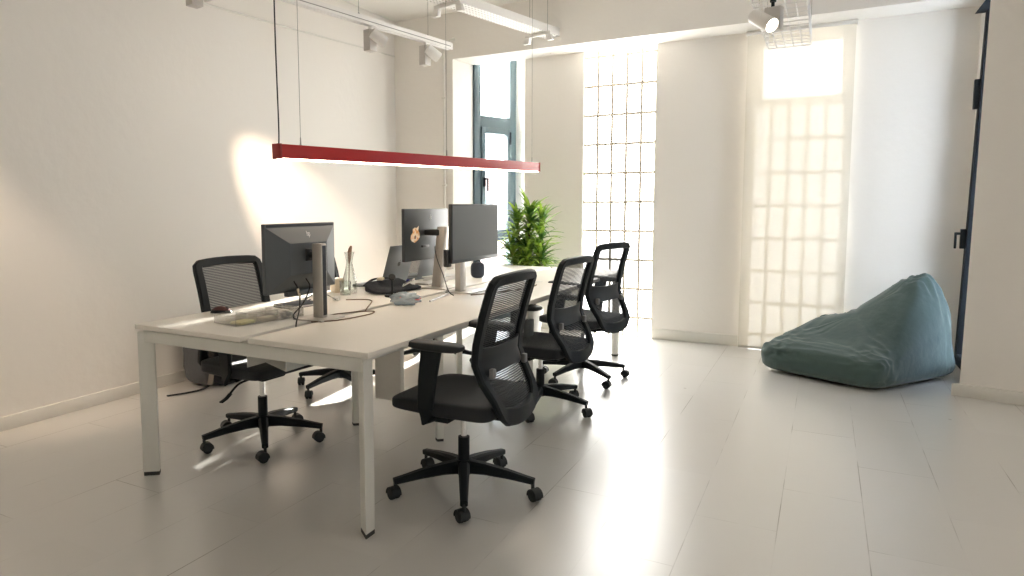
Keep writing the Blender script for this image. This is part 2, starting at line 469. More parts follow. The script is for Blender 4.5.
# beam over the bays
struct('wall_beam', MB().box((-3.43, YB, ZB), (1.3, YW + .02, ZC)), 'plaster', smooth=False)
back = MB()
back.box((-2.78, YW, 0), (-2.147, YW + .3, ZC))
back.box((-1.437, YW, 0), (-.60, YW + .3, ZC))
back.box((.125, YW, 0), (1.2, YW + .3, ZC))
back.box((-2.147, YW + .01, ZB), (-1.437, YW + .3, ZC))
back.box((-.60, YW + .01, ZB), (.125, YW + .3, ZC))
back.box((-3.45, YW + .02, 3.1), (-2.78, 7.4, ZC))
back.prism([(-3.166, 7.21), (-2.78, 7.10), (-2.78, 6.80), (-2.5, 6.80), (-2.5, 7.4), (-3.2, 7.4)], 0, ZC)
struct('wall_back', back, 'plaster', smooth=False)
# pier on the right: its left edge leans a little
pier = MB()
pier.prism([(.838, 5.534), (1.3, 5.42), (XR, 5.42), (XR, 5.6), (.96, 5.6), (.842, 5.56)], 0, ZC,
           top=[(.888, 5.534), (1.3, 5.42), (XR, 5.42), (XR, 5.6), (1.0, 5.6), (.892, 5.56)])
struct('wall_pier', pier, 'plaster', smooth=False)
rec = MB()
rec.box((.99, 6.42, 0), (1.2, 6.59, ZC)); rec.box((1.0, 5.58, 2.78), (1.2, 6.45, ZC)); rec.box((.99, 5.58, 0), (1.2, 6.45, .07))
struct('wall_recess', rec, 'plaster', smooth=False)
# skirting boards
struct('baseboard_left', MB().box((XW - .01, YF, 0), (XW + .014, YB, .082), .004), 'skirting')
struct('baseboard_back', MB().box((-1.437, YW - .014, 0), (-.66, YW + .01, .10), .004).box((.19, YW - .014, 0), (.95, YW + .01, .10), .004), 'skirting')
struct('baseboard_pier', MB().prism([(.793, 5.520), (1.3, 5.404), (XR, 5.404), (XR, 5.43), (1.3, 5.43), (.815, 5.55)], 0, .085, .003), 'skirting')

# ---- window_1: tall steel window in the angled bay on the left
def wall_frame(p0, d):
    """matrix: local x along d, local y = outward (left of d), z up"""
    d = Vector((d[0], d[1], 0)).normalized(); n = Vector((-d.y, d.x, 0))
    return Matrix(((d.x, n.x, 0, p0[0]), (d.y, n.y, 0, p0[1]), (0, 0, 1, 0), (0, 0, 0, 1)))
W1 = wall_frame((-3.38, 6.575), (.326, .946)); WL = .66
f = MB()
f.box((0, -.02, 0), (.095, .05, 3.1), .004, mx=W1); f.box((WL - .10, -.02, 0), (WL, .05, 3.1), .004, mx=W1)
for z0, z1 in ((0, .08), (2.15, 2.275), (3.0, 3.1)): f.box((.09, -.02, z0), (WL - .09, .05, z1), .003, mx=W1)
w1 = struct('window_1', f, 'window_metal')
s = MB()
s.box((.10, -.035, .96), (.155, .03, 2.15), .004, mx=W1); s.box((WL - .15, -.035, .96), (WL - .10, .03, 2.15), .004, mx=W1)
s.box((.15, -.035, 2.09), (WL - .145, .03, 2.15), .003, mx=W1); s.box((.10, -.035, .90), (WL - .10, .03, 1.02), .003, mx=W1)
s.build('window_sash', 'window_metal', w1)
MB().box((.115, -.05, 1.50), (.145, -.034, 1.60), .003, mx=W1).box((.12, -.095, 1.575), (.14, -.04, 1.595), .003, mx=W1).box((.12, -.10, 1.45), (.14, -.085, 1.595), .004, mx=W1).build('window_handle', 'dark_frame', w1)
MB().box((WL - .125, -.048, 1.98), (WL - .105, -.034, 2.12), .003, mx=W1).build('hinge', 'dark_frame', w1)
MB().box((.09, .01, 2.27), (WL - .095, .016, 3.0), mx=W1).box((.15, .005, 1.01), (WL - .145, .011, 2.10), mx=W1).box((.09, .01, .08), (WL - .095, .016, .91), mx=W1).build('window_pane', 'pane', w1)

# ---- glass block windows
def block_wall(x0, x1, z0, z1, nx, nz, y, gap=.024, zfirst=None):
    a = MB(); bw = (x1 - x0) / nx; bh = (z1 - z0) / nz
    for i in range(nx):
        for j in range(nz):
            a.box((x0 + i * bw + gap / 2, y - .012, z0 + j * bh + gap / 2), (x0 + (i + 1) * bw - gap / 2, y + .06, min(z1 + .3, z0 + (j + 1) * bh) - gap / 2), .010, 2)
    g = MB()
    for i in range(nx + 1):
        g.box((x0 + i * bw - gap / 2, y - .016, z0), (x0 + i * bw + gap / 2, y + .05, z1))
    for j in range(nz + 1):
        g.box((x0, y - .015, z0 + j * bh - gap / 2), (x1, y + .049, z0 + j * bh + gap / 2))
    return a, g
pitch = .2835
a, g = block_wall(-2.147, -1.437, 2.741 - 10 * pitch, 2.741 + pitch, 5, 11, YW + .03)
w2 = struct('window_2', g, 'mortar', smooth=False)
a.build('glass_blocks', 'block', w2)
# behind the roller blind: clear upper light with a pale frame, glass blocks below
y3 = YW + .15
a, g = block_wall(-.60, .125, 2.166 - 8 * .2955, 2.166, 5, 8, y3, gap=.034)
w3 = struct('window_3', g, 'mortar', smooth=False)
a.build('glass_blocks', 'block_far', w3)
f = MB()
f.box((-.60, y3, 2.17), (-.535, y3 + .05, ZB)); f.box((.085, y3, 2.17), (.125, y3 + .05, ZB)); f.box((-.60, y3, 2.17), (.125, y3 + .05, 2.235)); f.box((-.60, y3, 2.70), (.125, y3 + .05, ZB))
f.build('window_frame', 'skirting', w3, smooth=False)
MB().box((-.54, y3 + .02, 2.23), (.09, y3 + .03, 2.71)).build('window_pane', 'light_pane', w3)

# ---- window_4: dark steel balcony window beside the pier, seen edge-on
def lean(x, z): return x + .064 * z / 2.6
f = MB()
for (ya, yb2, za, zb2) in ((5.60, 5.67, .06, 2.79), (6.33, 6.42, .06, 2.79), (5.60, 6.42, .06, .14), (5.60, 6.42, 2.71, 2.79)):
    f.prism([(.926, ya), (.99, ya), (.99, yb2), (.926, yb2)], za, zb2, .004,
            top=[(lean(.926, zb2), ya), (lean(.99, zb2), ya), (lean(.99, zb2), yb2), (lean(.926, zb2), yb2)])
w4 = struct('window_4', f, 'dark_frame')
MB().prism([(.958, 5.66), (.964, 5.66), (.964, 6.34), (.958, 6.34)], .13, 2.72, top=[(lean(.958, 2.72), 5.66), (lean(.964, 2.72), 5.66), (lean(.964, 2.72), 6.34), (lean(.958, 2.72), 6.34)]).build('window_pane', 'dim_pane', w4)
MB().box((.915, 6.36, .95), (.955, 6.395, 1.10), .003).box((.885, 6.365, 1.055), (.92, 6.385, 1.075), .003).box((.878, 6.365, .95), (.893, 6.385, 1.075), .004).build('window_handle', 'black', w4)
MB().box((.945, 6.36, 2.0), (.985, 6.40, 2.22), .004).build('hinge', 'black', w4)

# ---- window_5 and window_6: made-up windows in the right-hand wall, out of view, added as fill light
for k, (ya, yb2) in enumerate(((-.6, 1.6), (2.0, 4.2))):
    f = MB()
    for (a0, a1, c0, c1) in ((ya, yb2, .8, .87), (ya, yb2, 2.63, 2.7), (ya, ya + .07, .8, 2.7), (yb2 - .07, yb2, .8, 2.7), ((ya + yb2) / 2 - .04, (ya + yb2) / 2 + .04, .8, 2.7)):
        f.box((XR + .08, a0, c0), (XR + .14, a1, c1), .003)
    ws_ = struct('window_%d' % (5 + k), f, 'window_metal')
    MB().box((XR + .10, ya + .05, .85), (XR + .11, yb2 - .05, 2.65)).build('window_pane', 'fill_pane', ws_, smooth=False)

# ---- roller blind
t = thing('roller_blind', 'translucent cream roller blind drawn down over the tall right-hand window', 'blind', (-.235, YW - .07, 0))
MB().box((-.65, YW - .0705, .022), (.168, YW - .069, 2.77)).build('blind_fabric', 'blind', t, world=True)
MB().tube([(-.66, YW - .055, 2.775), (.178, YW - .055, 2.775)], .022, 16).build('roller_tube', 'white_fix', t, world=True)
MB().box((-.65, YW - .078, .006), (.168, YW - .062, .024), .003).build('bottom_bar', 'silver', t, world=True)

# ---- neighbouring building seen through the left window
t = thing('neighbouring_building', 'pale pink brick building outside beyond the left window', 'building', (-8.5, 19, 0))
MB().box((-16, 19, -3), (-6.2, 24, 2.35)).build('facade', 'brick', t, world=True, smooth=False)
MB().box((-16.1, 18.9, 2.35), (-6.1, 24, 2.5)).build('cornice', 'skirting', t, world=True, smooth=False)
for k in range(3):
    MB().box((-9.9 + k * 1.4, 18.93, .3), (-9.1 + k * 1.4, 19.02, 1.6)).build('facade_window', 'window_metal', t, world=True, smooth=False)

# ------------------------------------------------------------------ pipes and cables on the walls
p = MB().tube(smooth_path([(-3.522, YB - .02, .02), (-3.522, YB - .02, 1.2), (-3.522, YB - .02, 2.80), (-3.51, YB - .02, 2.90), (-3.475, YB - .02, 2.97), (-3.43, YB - .018, 2.995), (-3.41, YB + .0, 3.0)], 5), .014, 10)
for z in (.6, 1.5, 2.4): p.box((-3.545, YB - .037, z), (-3.50, YB, z + .02), .003)
tag(p.build('conduit_pipe', 'skirting'), 'white painted vertical conduit pipe bent over at the top of the pilaster', 'pipe')
tag(MB().tube(smooth_path([(XW + .006, .8, 2.715), (XW + .006, 2.4, 2.768), (XW + .006, 3.5, 2.805), (XW + .006, 4.7, 2.842), (XW + .006, 5.65, 2.883), (XW + .006, 6.2, 2.90)], 4), .008, 8).build('wall_cable', 'skirting'),
    'thin white painted cable running along the top of the left wall', 'cable')

# ------------------------------------------------------------------ pendant lamp
A_, B_ = Vector((-2.275, 2.40, 1.515)), Vector((-1.963, 4.893, 1.55))
t = thing('pendant_lamp', 'long red linear pendant lamp hanging over the white desks', 'lamp', ((A_.x + B_.x) / 2, (A_.y + B_.y) / 2, 1.53))
dirv = (B_ - A_).normalized(); ln = (B_ - A_).length
LM = Matrix.Translation(A_) @ dirv.to_track_quat('Y', 'Z').to_matrix().to_4x4()
MB().box((-.0275, .006, .004), (.0275, ln - .006, .070), .003, mx=LM).build('lamp_housing', 'red', t, world=True)
MB().box((-.022, .02, -.002), (.022, ln - .02, .006), .001, mx=LM).build('lamp_diffuser', 'diffuser', t, world=True)
for y0, y1 in ((-.002, .012), (ln - .012, ln + .002)):
    MB().box((-.0285, y0, .001), (.0285, y1, .072), .002, mx=LM).build('end_cap', 'red_end', t, world=True)
for yy in (.15, ln * .535, ln - .08):
    q = LM @ Vector((0, yy, .064))
    MB().tube([q + Vector((0, 0, .03)), (q.x - .005, q.y, ZC)], .0014, 6).build('suspension_wire', 'wire', t, world=True)
    MB().lathe([(.009, 0), (.009, .006), (.004, .012), (.003, .045)], 10, mx=Matrix.Translation(q)).box((q.x - .014, q.y - .03, q.z - .001), (q.x + .014, q.y + .03, q.z + .003), .001).build('wire_anchor', 'wire', t, world=True)
q = LM @ Vector((0, .015, .062))
MB().tube(smooth_path([q, q + Vector((0, .004, .10)), q + Vector((-.004, .0, .6)), (q.x - .004, q.y, ZC)], 6), .0035, 8).build('power_cord', 'black_wire', t, world=True)

# ------------------------------------------------------------------ lighting track with spotlights
T0, T1 = Vector((-3.433, 3.718, 2.75)), Vector((-3.148, 5.655, 2.75))
td = (T1 - T0).normalized(); Tn = T0 - td * 3.4; tl = (T1 - Tn).length
TM = Matrix.Translation(Tn) @ td.to_track_quat('Y', 'Z').to_matrix().to_4x4()
t = thing('lighting_track', 'white suspended track rail parallel to the left wall carrying spotlights', 'track', (T0.x, T0.y, 2.75))
r = MB().box((-.03, 0, .03), (.03, tl, .062), .003, mx=TM).box((-.03, 0, 0), (-.012, tl, .03), .002, mx=TM).box((.012, 0, 0), (.03, tl, .03), .002, mx=TM)
r.build('track_rail', 'white_fix', t, world=True)
MB().box((-.0125, .004, .012), (.0125, tl - .004, .0305), mx=TM).box((.0295, .004, .022), (.0308, tl - .03, .029), mx=TM).build('track_slot', 'wire', t, world=True)
for yy in (tl - .33, tl - 1.20, tl - 2.6, tl - 4.2):
    q = TM @ Vector((0, yy, .062))
    MB().tube([q, (q.x, q.y, ZC)], .002, 6).lathe([(.008, 0), (.008, .012), (.003, .02)], 10, mx=Matrix.Translation(q)).build('suspension_wire', 'wire', t, world=True)

def spotlight(yy, target, label, lit=0., group='track spotlights above the left wall', colour=(1, .76, .56), size=R(58), head=.0):
    b = TM @ Vector((0, yy, -.001)); ang = math.atan2(td.y, td.x) - PI / 2
    o = thing('track_spotlight', label, 'spotlight', b, ang, group)
    MB().lathe([(.016, -.035), (.016, 0)], 12).build('track_adapter', 'white_fix', o)
    MB().box((-.036, -.045, -.20), (.036, .035, -.03), .004).build('gear_box', 'grey_fix', o)
    p0 = b + Vector((.075, .02, -.10)); mx = aim(p0, target)
    MB().lathe([(.030, -.08), (.046, -.075), (.046, .055), (.043, .06), (.041, .02)], 20, mx=mx).build('lamp_head', 'white_fix', o, world=True)
    MB().lathe([(.040, .018), (.040, .022)], 20, mx=mx).build('lens', 'bulb' if lit else 'grey_fix', o, world=True)
    pv = b + Vector((.035, .0, -.10)); MB().tube([pv, p0], .008, 8).build('pivot', 'grey_fix', o, world=True)
    if lit:
        l = bpy.data.lights.new('spot_lamp', 'SPOT'); l.energy = lit; l.color = colour; l.spot_size = size; l.spot_blend = .9; l.shadow_soft_size = .04
        lo = bpy.data.objects.new('spot_lamp', l); COL.objects.link(lo)
        lo.matrix_world = aim(mx @ Vector((0, 0, .07)), target) @ Matrix.Rotation(PI, 4, 'X')
    return o
spotlight(tl - 1.07, (-2.2, 5.9, 1.6), 'white track spotlight on the suspended rail, nearer of the two in view')
spotlight(tl - .37, (-2.2, 6.4, 1.7), 'white track spotlight at the far end of the suspended rail')
SPOT_A = spotlight(tl - 2.64, (XW, 4.82, .98), 'white lit track spotlight on the rail aimed at the wall beside the monitors', lit=250, size=R(32))
SPOT_B = spotlight(tl - 4.75, (XW, 2.25, .60), 'white lit track spotlight on the rail nearest the viewer', lit=70, size=R(34))

# ------------------------------------------------------------------ perforated cable tray
C0, C1 = Vector((-2.80, 4.20, 2.885)), Vector((-2.345, 6.195, 2.885))
cd = (C1 - C0).normalized(); cl = (C1 - C0).length; ca = math.atan2(cd.y, cd.x) - PI / 2
t = thing('cable_tray', 'white perforated metal cable tray hung from the ceiling above the lamp', 'cable tray', C0, ca)
MB().box((-.085, 0, 0), (.085, cl, .003)).build('tray_bottom', 'perf', t, smooth=False)
MB().box((-.087, 0, 0), (-.084, cl, .07)).box((.084, 0, 0), (.087, cl, .07)).box((-.087, 0, .052), (-.075, cl, .055)).box((.075, 0, .052), (.087, cl, .055)).build('tray_side', 'white_fix', t, smooth=False)
MB().box((.03, cl - .03, .02), (.06, cl - .005, .05), .004).build('end_clip', 'wire', t)
for yy in (.58, cl - .22):
    b = MB().box((-.14, yy - .02, -.030), (.14, yy + .02, -.002), .003)
    for sx in (-1, 1):
        b.prism([(sx * .09, -.03), (sx * .14, -.03), (sx * .165, -.085), (sx * .10, -.085)], yy - .02, yy + .02, .003, mx=Matrix(((1, 0, 0, 0), (0, 0, 1, 0), (0, 1, 0, 0), (0, 0, 0, 1))))
    b.build('hanger_bracket', 'white_fix', t)
    for sx in (-.10, .10):
        MB().tube([(sx, yy, -.01), (sx, yy, ZC - 2.885)], .0025, 6).build('hanger_rod', 'wire', t)

# ------------------------------------------------------------------ wire basket tray and its spotlight
t = thing('wire_basket_tray', 'white wire basket cable tray hanging in front of the blind', 'cable tray', (-.296, 5.0, 2.53), 0)
b = MB(); y0, y1 = -1.9, 1.0; w = .150; hgt = .10
xs = [-w + i * (2 * w) / 5 for i in range(6)]
for x in xs: b.tube([(x, y0, 0), (x, y1, 0)], .0045, 6)
for z in (.035, .07, .10):
    for sx in (-1, 1): b.tube([(sx * w, y0, z), (sx * w, y1, z)], .0045, 6)
b.build('long_wires', 'white_fix', t)
b = MB(); k = 0
while y0 + k * .116 <= y1 + 1e-6:
    y = y0 + k * .116; b.tube([(-w, y, hgt), (-w, y, -.004), (w, y, -.004), (w, y, hgt)], .0045, 6); k += 1
b.build('cross_wires', 'white_fix', t)
for yy in (-1.2, .1, .8):
    for sx in (-1, 1): MB().tube([(sx * w, yy, .10), (sx * w, yy, ZC - 2.53)], .0016, 6).build('hanger_wire', 'wire', t)

o = thing('basket_spotlight', 'lit white spotlight hanging under the wire basket tray at top right', 'spotlight', (-.325, 4.60, 2.525), R(-15), None)
MB().tube([(0, 0, 0), (0, 0, -.05)], .010, 10).lathe([(.018, -.012), (.018, .004)], 12).build('stem', 'black', o)
MB().box((-.040, -.03, -.185), (.055, .03, -.045), .005).build('gear_box', 'grey_fix', o)
p0 = Vector((-.345, 4.50, 2.37)); mx = aim(p0, (.9, 3.5, 1.35))
MB().lathe([(.034, -.13), (.042, -.12), (.044, .040), (.041, .045), (.037, .02)], 24, mx=mx).build('lamp_head', 'white_fix', o, world=True)
MB().lathe([(.037, .02), (.037, .024)], 24, mx=mx).build('lens', 'bulb', o, world=True)
l = bpy.data.lights.new('spot_lamp', 'SPOT'); l.energy = 18; l.color = (1, .85, .68); l.spot_size = R(60); l.spot_blend = .7; l.shadow_soft_size = .04
lo = bpy.data.objects.new('spot_lamp', l); COL.objects.link(lo); lo.matrix_world = aim(mx @ Vector((0, 0, .07)), (.9, 3.5, 1.35)) @ Matrix.Rotation(PI, 4, 'X')

# ------------------------------------------------------------------ bench desk
XL, XG0, XG1, XRR, Y0, Y1 = -2.848, -2.160, -2.116, -1.490, 2.030, 5.72
ZT = .74
t = thing('bench_desk', 'long white double bench desk with steel frame under the red lamp', 'desk', ((XL + XRR) / 2, (Y0 + Y1) / 2, 0))
MB().box((XL, Y0, .717), (XG0, Y1, ZT), .003).build('tabletop', 'desk_white', t, world=True)
MB().box((XG1, Y0, .717), (XRR, Y1, ZT), .003).build('tabletop', 'desk_white', t, world=True)
def leg(cx, cy, sx, sy, h=.655):
    """slanted-section steel leg: outer corner at cx, cy"""
    poly = [(0, 0), (0, .062), (.030, .076), (.060, .046)]
    P = [(cx + sx * a, cy + sy * b) for a, b in poly]
    l = MB().prism(P, .018, h + .05, .003).build('leg', 'desk_metal', t, world=True)
    c = [(cx + sx * (a * .94 + .002), cy + sy * (b * .94 + .003)) for a, b in poly]
    MB().prism(c, 0, .02).build('leg_foot', 'foot', l, world=True)
for cx, sx in ((XL + .012, 1), (XRR - .026, -1)):
    leg(cx, Y0 + .002, sx, 1)
    leg(cx, Y1 - .02, sx, -1)
def midleg(cx, cy):
    l = MB().prism([(cx - .028, cy), (cx, cy - .024), (cx + .028, cy), (cx, cy + .03)], .014, .70, .003).build('leg', 'desk_metal', t, world=True)
    MB().prism([(cx - .026, cy), (cx, cy - .022), (cx + .026, cy), (cx, cy + .028)], 0, .016).build('leg_foot', 'foot', l, world=True)
for y in (3.13, 4.42):
    for x in (-2.396, -1.822): midleg(x, y)
for y in (Y0 + .02, 3.11, 4.40, Y1 - .075):
    MB().box((XL + .04, y, .655), (XRR - .03, y + .045, .709), .003).build('cross_beam', 'desk_metal', t, world=True)
for x in (XL + .10, XG0 - .09, XG1 + .06, XRR - .13):
    MB().box((x, Y0 + .06, .672), (x + .035, Y1 - .07, .716), .002).build('side_beam', 'desk_metal', t, world=True)
tr = MB()
tr.box((-2.328, 2.228, .548), (-2.325, 5.4, .662)).box((-2.116, 2.255, .548), (-2.113, 5.4, .662))
tr.prism([(-2.326, 2.347), (-2.115, 2.255), (-2.115, 5.4), (-2.326, 5.4)], .546, .549)
tr.build('cable_trough', 'desk_metal', t, world=True, smooth=False)
MB().box((-2.285, 3.175, .165), (-2.105, 3.215, .66), .004).build('cable_riser', 'desk_white', t, world=True)

# ------------------------------------------------------------------ office chairs
def make_chair(label, group):
    c = thing('office_chair', label, 'chair', (0, 0, 0), 0, group)
    # base
    MB().lathe([(.036, .085), (.046, .095), (.046, .135), (.036, .15)], 20).build('base_hub', 'black', c)
    for k in range(5):
        a = 2 * PI * k / 5
        rot = Matrix.Rotation(a, 4, 'Z')
        pts = [(.030, 0, .118), (.10, 0, .116), (.20, 0, .105), (.28, 0, .092), (.325, 0, .085)]
        l = MB().sweep(pts, (0, 0, 1), [.052, .046, .040, .034, .032], [.060, .050, .040, .030, .026], mx=rot, bevel=.2).build('base_leg', 'black', c)
        cs = MB(); cx = .318
        ca_ = (k * 1.9 + .6)
        cm = rot @ Matrix.Translation((cx, 0, 0)) @ Matrix.Rotation(ca_, 4, 'Z')
        cs.tube([(0, 0, .03), (0, 0, .085)], .008, 10, mx=cm)
        for sy in (-1, 1):
            wm = cm @ Matrix.Translation((-.014, sy * .012, .0265)) @ Matrix.Rotation(R(90), 4, 'X')
            cs.lathe([(.018, -.0095), (.0255, -.008), (.0265, 0), (.0255, .008), (.018, .0095)], 20, mx=wm)
        hood = [(-.014 + .0285 * math.cos(q), .0265 + .0285 * math.sin(q)) for q in [R(-10 + 20 * i) for i in range(11)]]
        cs.sweep([cm @ Vector((x, 0, z)) for x, z in hood], [(cm.to_3x3() @ Vector((x + .014, 0, z - .0265))) for x, z in hood], .046, .005)
        cs.build('caster', 'black_matte', l)
    MB().tube([(0, 0, .14), (0, 0, .255)], .026, 18).build('gas_sleeve', 'black', c)
    MB().tube([(0, 0, .25), (0, 0, .375)], .0145, 16).build('gas_piston', 'chrome', c)
    mech = MB().box((-.16, -.085, .362), (.10, .085, .410), .012).box((-.25, -.055, .372), (-.14, .055, .412), .01).box((-.05, -.235, .385), (.02, .235, .408), .006)
    mech.build('seat_mechanism', 'black', c)
    lv = MB().tube(smooth_path([(.02, -.08, .375), (.03, -.18, .37), (.05, -.25, .345), (.06, -.27, .335)], 4), .006, 8).sweep([(.055, -.262, .338), (.07, -.30, .325), (.08, -.34, .318)], (0, 0, 1), .022, .008)
    lv.build('height_lever', 'black', c)
    # seat cushion with a soft front edge
    def seat(th, ph):
        e1, e2 = .24, .22
        cp, sp_ = math.cos(ph), math.sin(ph)
        pw = lambda v, e: math.copysign(abs(v) ** e, v)
        x = pw(cp, e1) * pw(math.cos(th), e2); y = pw(cp, e1) * pw(math.sin(th), e2); z = pw(sp_, e1 * 1.3)
        X = .004 + x * .244; Y = y * (.250 - .012 * (x < 0) * abs(x))
        top = .478 - .030 * max(0, x - .45) ** 1.5 - .014 * (1 - y * y) * (1 - abs(x))
        bot = .404 + .012 * max(0, x)
        return Vector((X, Y, bot + (top - bot) * (z * .5 + .5)))
    MB().blob(seat, 56, 20).build('seat', 'seat', c, angle=60)
    # backrest: side profile (local x, z), leaning back at the top, pushed forward at the lumbar
    prof = [(-.235, .395), (-.275, .425), (-.245, .50), (-.200, .575), (-.168, .65), (-.178, .74), (-.205, .85), (-.235, .95), (-.250, .99)]
    def px(z):
        for (xa, za), (xb, zb) in zip(prof[1:-1], prof[2:]):
            if z <= zb: u = (z - za) / (zb - za); return xa + (xb - xa) * u
        return prof[-1][0]
    def hw(z): return .150 + .058 * min(1, max(0, (z - .41) / .16)) ** .7
    right = [(px(z), hw(z), z) for z in (.46, .50, .54, .575, .61, .645, .68, .73, .79, .85, .91, .95)]
    top = [(px(.972), hw(.97) - .004, .972), (px(.985), hw(.97) - .020, .986), (px(.99) - .003, .14, .990), (px(.99) - .010, .07, .993), (px(.99) - .012, 0, .994)]
    bot = [(-.268, .155, .434), (-.272, .128, .420), (-.285, .06, .410), (-.289, 0, .408)]
    half = bot[::-1] + right + top
    loop = half + [(x, -y, z) for x, y, z in half[::-1][1:-1]]
    def nrm(p):
        z = p[2]; dz = .02; return Vector((1, 0, -(px(min(.99, z + dz)) - px(max(.425, z - dz))) / (2 * dz)))
    ws = [.075 if p[2] < .43 else (.06 if p[2] < .47 else (.050 if p[2] < .985 else .044)) for p in loop]
    MB().sweep(loop, [nrm(p) for p in loop], ws, [.032 if p[2] > .45 else .026 for p in loop], closed=True, bevel=.22).build('backrest_frame', 'black', c)
    MB().sweep([(-.09, 0, .385), (-.17, 0, .385), (-.24, 0, .392), (-.283, 0, .412)], (0, 0, 1), [.13, .13, .16, .20], .026).build('backrest_bracket', 'black', c)
    def mesh(u, v):
        z = .43 + .55 * v; y = (2 * u - 1) * (hw(z) - .012)
        return Vector((px(z) - .016 * (1 - (2 * u - 1) ** 2) + .004, y, z))
    MB().grid(mesh, 10, 24).build('backrest_mesh', 'mesh', c)
    def lum(u, v):
        z = .60 + .10 * v; y = (2 * u - 1) * (hw(z) - .006)
        return Vector((px(z) - .026 * (1 - (2 * u - 1) ** 4) - .006, y, z + .018 * (2 * u - 1) ** 2 * (v - .3)))
    MB().grid(lum, 14, 4, .010).build('lumbar_support', 'black_matte', c)
    for sy in (-1, 1):
        MB().box((px(.60) - .045, sy * .165 - .014, .585), (px(.60) - .022, sy * .165 + .014, .625), .005).build('lumbar_knob', 'grey_knob', c)
    # arms
    for sy in (-1, 1):
        y = sy * .268
        ps = [(.02, sy * .15, .402), (.03, sy * .22, .398), (.035, y - sy * .006, .405), (.04, y, .45), (.03, y, .56), (.015, y, .66), (.01, y, .705)]
        ps = [(-p[0] if False else p[0], p[1], p[2]) for p in ps]
        a_ = MB().sweep(ps, [(0, 0, 1), (0, 0, 1), (0, sy * .7, .7), (0, sy, 0), (0, sy, 0), (0, sy, 0), (0, sy, 0)], [.055, .062, .066, .072, .084, .092, .10], [.02, .022, .024, .026, .024, .024, .026], bevel=.3).build('arm_support', 'black', c)
        def pad(th, ph):
            e = .38; pw = lambda v, e: math.copysign(abs(v) ** e, v); cp = math.cos(ph)
            x = pw(cp, e) * pw(math.cos(th), .5); yy = pw(cp, e) * pw(math.sin(th), .5); z = pw(math.sin(ph), .7)
            return Vector((-.012 + x * .128, y + yy * .044, .718 + z * .018 + .006 * x * x * (x > 0)))
        MB().blob(pad, 32, 12).build('arm_pad', 'black_matte', a_)
    return c

chair = make_chair('', '')
def place(o, x, y, face, base, label, group, dz=0.):
    """face: heading of the seat front in degrees; base: star rotation in degrees (world)"""
    o.location = (x, y, 0); o.rotation_euler = (0, 0, R(face)); o['label'] = label; o['group'] = group
    for ch in o.children:
        if ch.name.startswith('base_leg') or ch.name.startswith('base_hub'):
            ch.rotation_euler = (0, 0, R(base - face))
        elif dz and not ch.name.startswith('gas_sleeve'):
            ch.location.z = dz
    return o
GR, GL = 'office chairs along the right side of the desk', 'office chairs along the left side of the desk'
place(chair, -1.395, 2.615, 180, -62, 'nearest black mesh office chair, in the foreground at the right front corner of the desk', GR)
place(copy_tree(chair), -1.555, 3.955, 174, -79, 'middle black mesh office chair of the three along the right of the desk', GR, -.03)
place(copy_tree(chair), -1.55, 4.79, 166, -37, 'farthest black mesh office chair on the right, in front of the glass block window', GR, .015)
place(copy_tree(chair), -2.675, 2.665, -3, 28, 'black office chair at the near left of the desk, behind the clear organiser tray', GL)
place(copy_tree(chair), -2.97, 3.72, 0, -95, 'black office chair hidden behind the nearest monitor, its base under the desk', GL, -.04)
place(copy_tree(chair), -2.80, 4.76, 0, -60, 'black office chair hidden behind the far monitors, its casters under the desk', GL, -.06)

# ------------------------------------------------------------------ monitors
def logo_strokes(mb, cx, cz, s, mx):
    """small slanted h-p style mark, local x right, z up, thin in y"""
    sk = .30
    def stroke(x0, z0, x1, z1, w=.16):
        P = [(x0 - w / 2, z0), (x0 + w / 2, z0), (x1 + w / 2, z1), (x1 - w / 2, z1)]
        mb.prism([(cx + s * (a + sk * b), cz + s * b) for a, b in P], -.0006, .0006, mx=mx @ Matrix(((1, 0, 0, 0), (0, 0, 1, 0), (0, 1, 0, 0), (0, 0, 0, 1))))
    stroke(-.42, -.5, -.42, 1.0); stroke(0, -.5, 0, .5)
    mb.prism([(cx + s * (a + sk * b), cz + s * b) for a, b in [(-.42, .36), (0, .36), (0, .5), (-.42, .5)]], -.0006, .0006, mx=mx @ Matrix(((1, 0, 0, 0), (0, 0, 1, 0), (0, 1, 0, 0), (0, 0, 0, 1))))
    stroke(.26, -1.0, .26, .5); stroke(.68, -.5, .68, .5)
    for zz in ((-.5, -.36), (.36, .5)):
        mb.prism([(cx + s * (a + sk * b), cz + s * b) for a, b in [(.26, zz[0]), (.68, zz[0]), (.68, zz[1]), (.26, zz[1])]], -.0006, .0006, mx=mx @ Matrix(((1, 0, 0, 0), (0, 0, 1, 0), (0, 1, 0, 0), (0, 0, 0, 1))))

def panel(o, w, z0, z1, m_back, bulge=None):
    """screen panel: local +y is the BACK, screen on the -y side, x along the width"""
    p = MB().box((-w / 2, -.012, z0), (w / 2, .012, z1), .004).build('panel_housing', m_back, o)
    MB().box((-w / 2 + .009, -.0135, z0 + .02), (w / 2 - .009, -.0115, z1 - .009)).build('screen', 'screen', o, smooth=False)
    return p

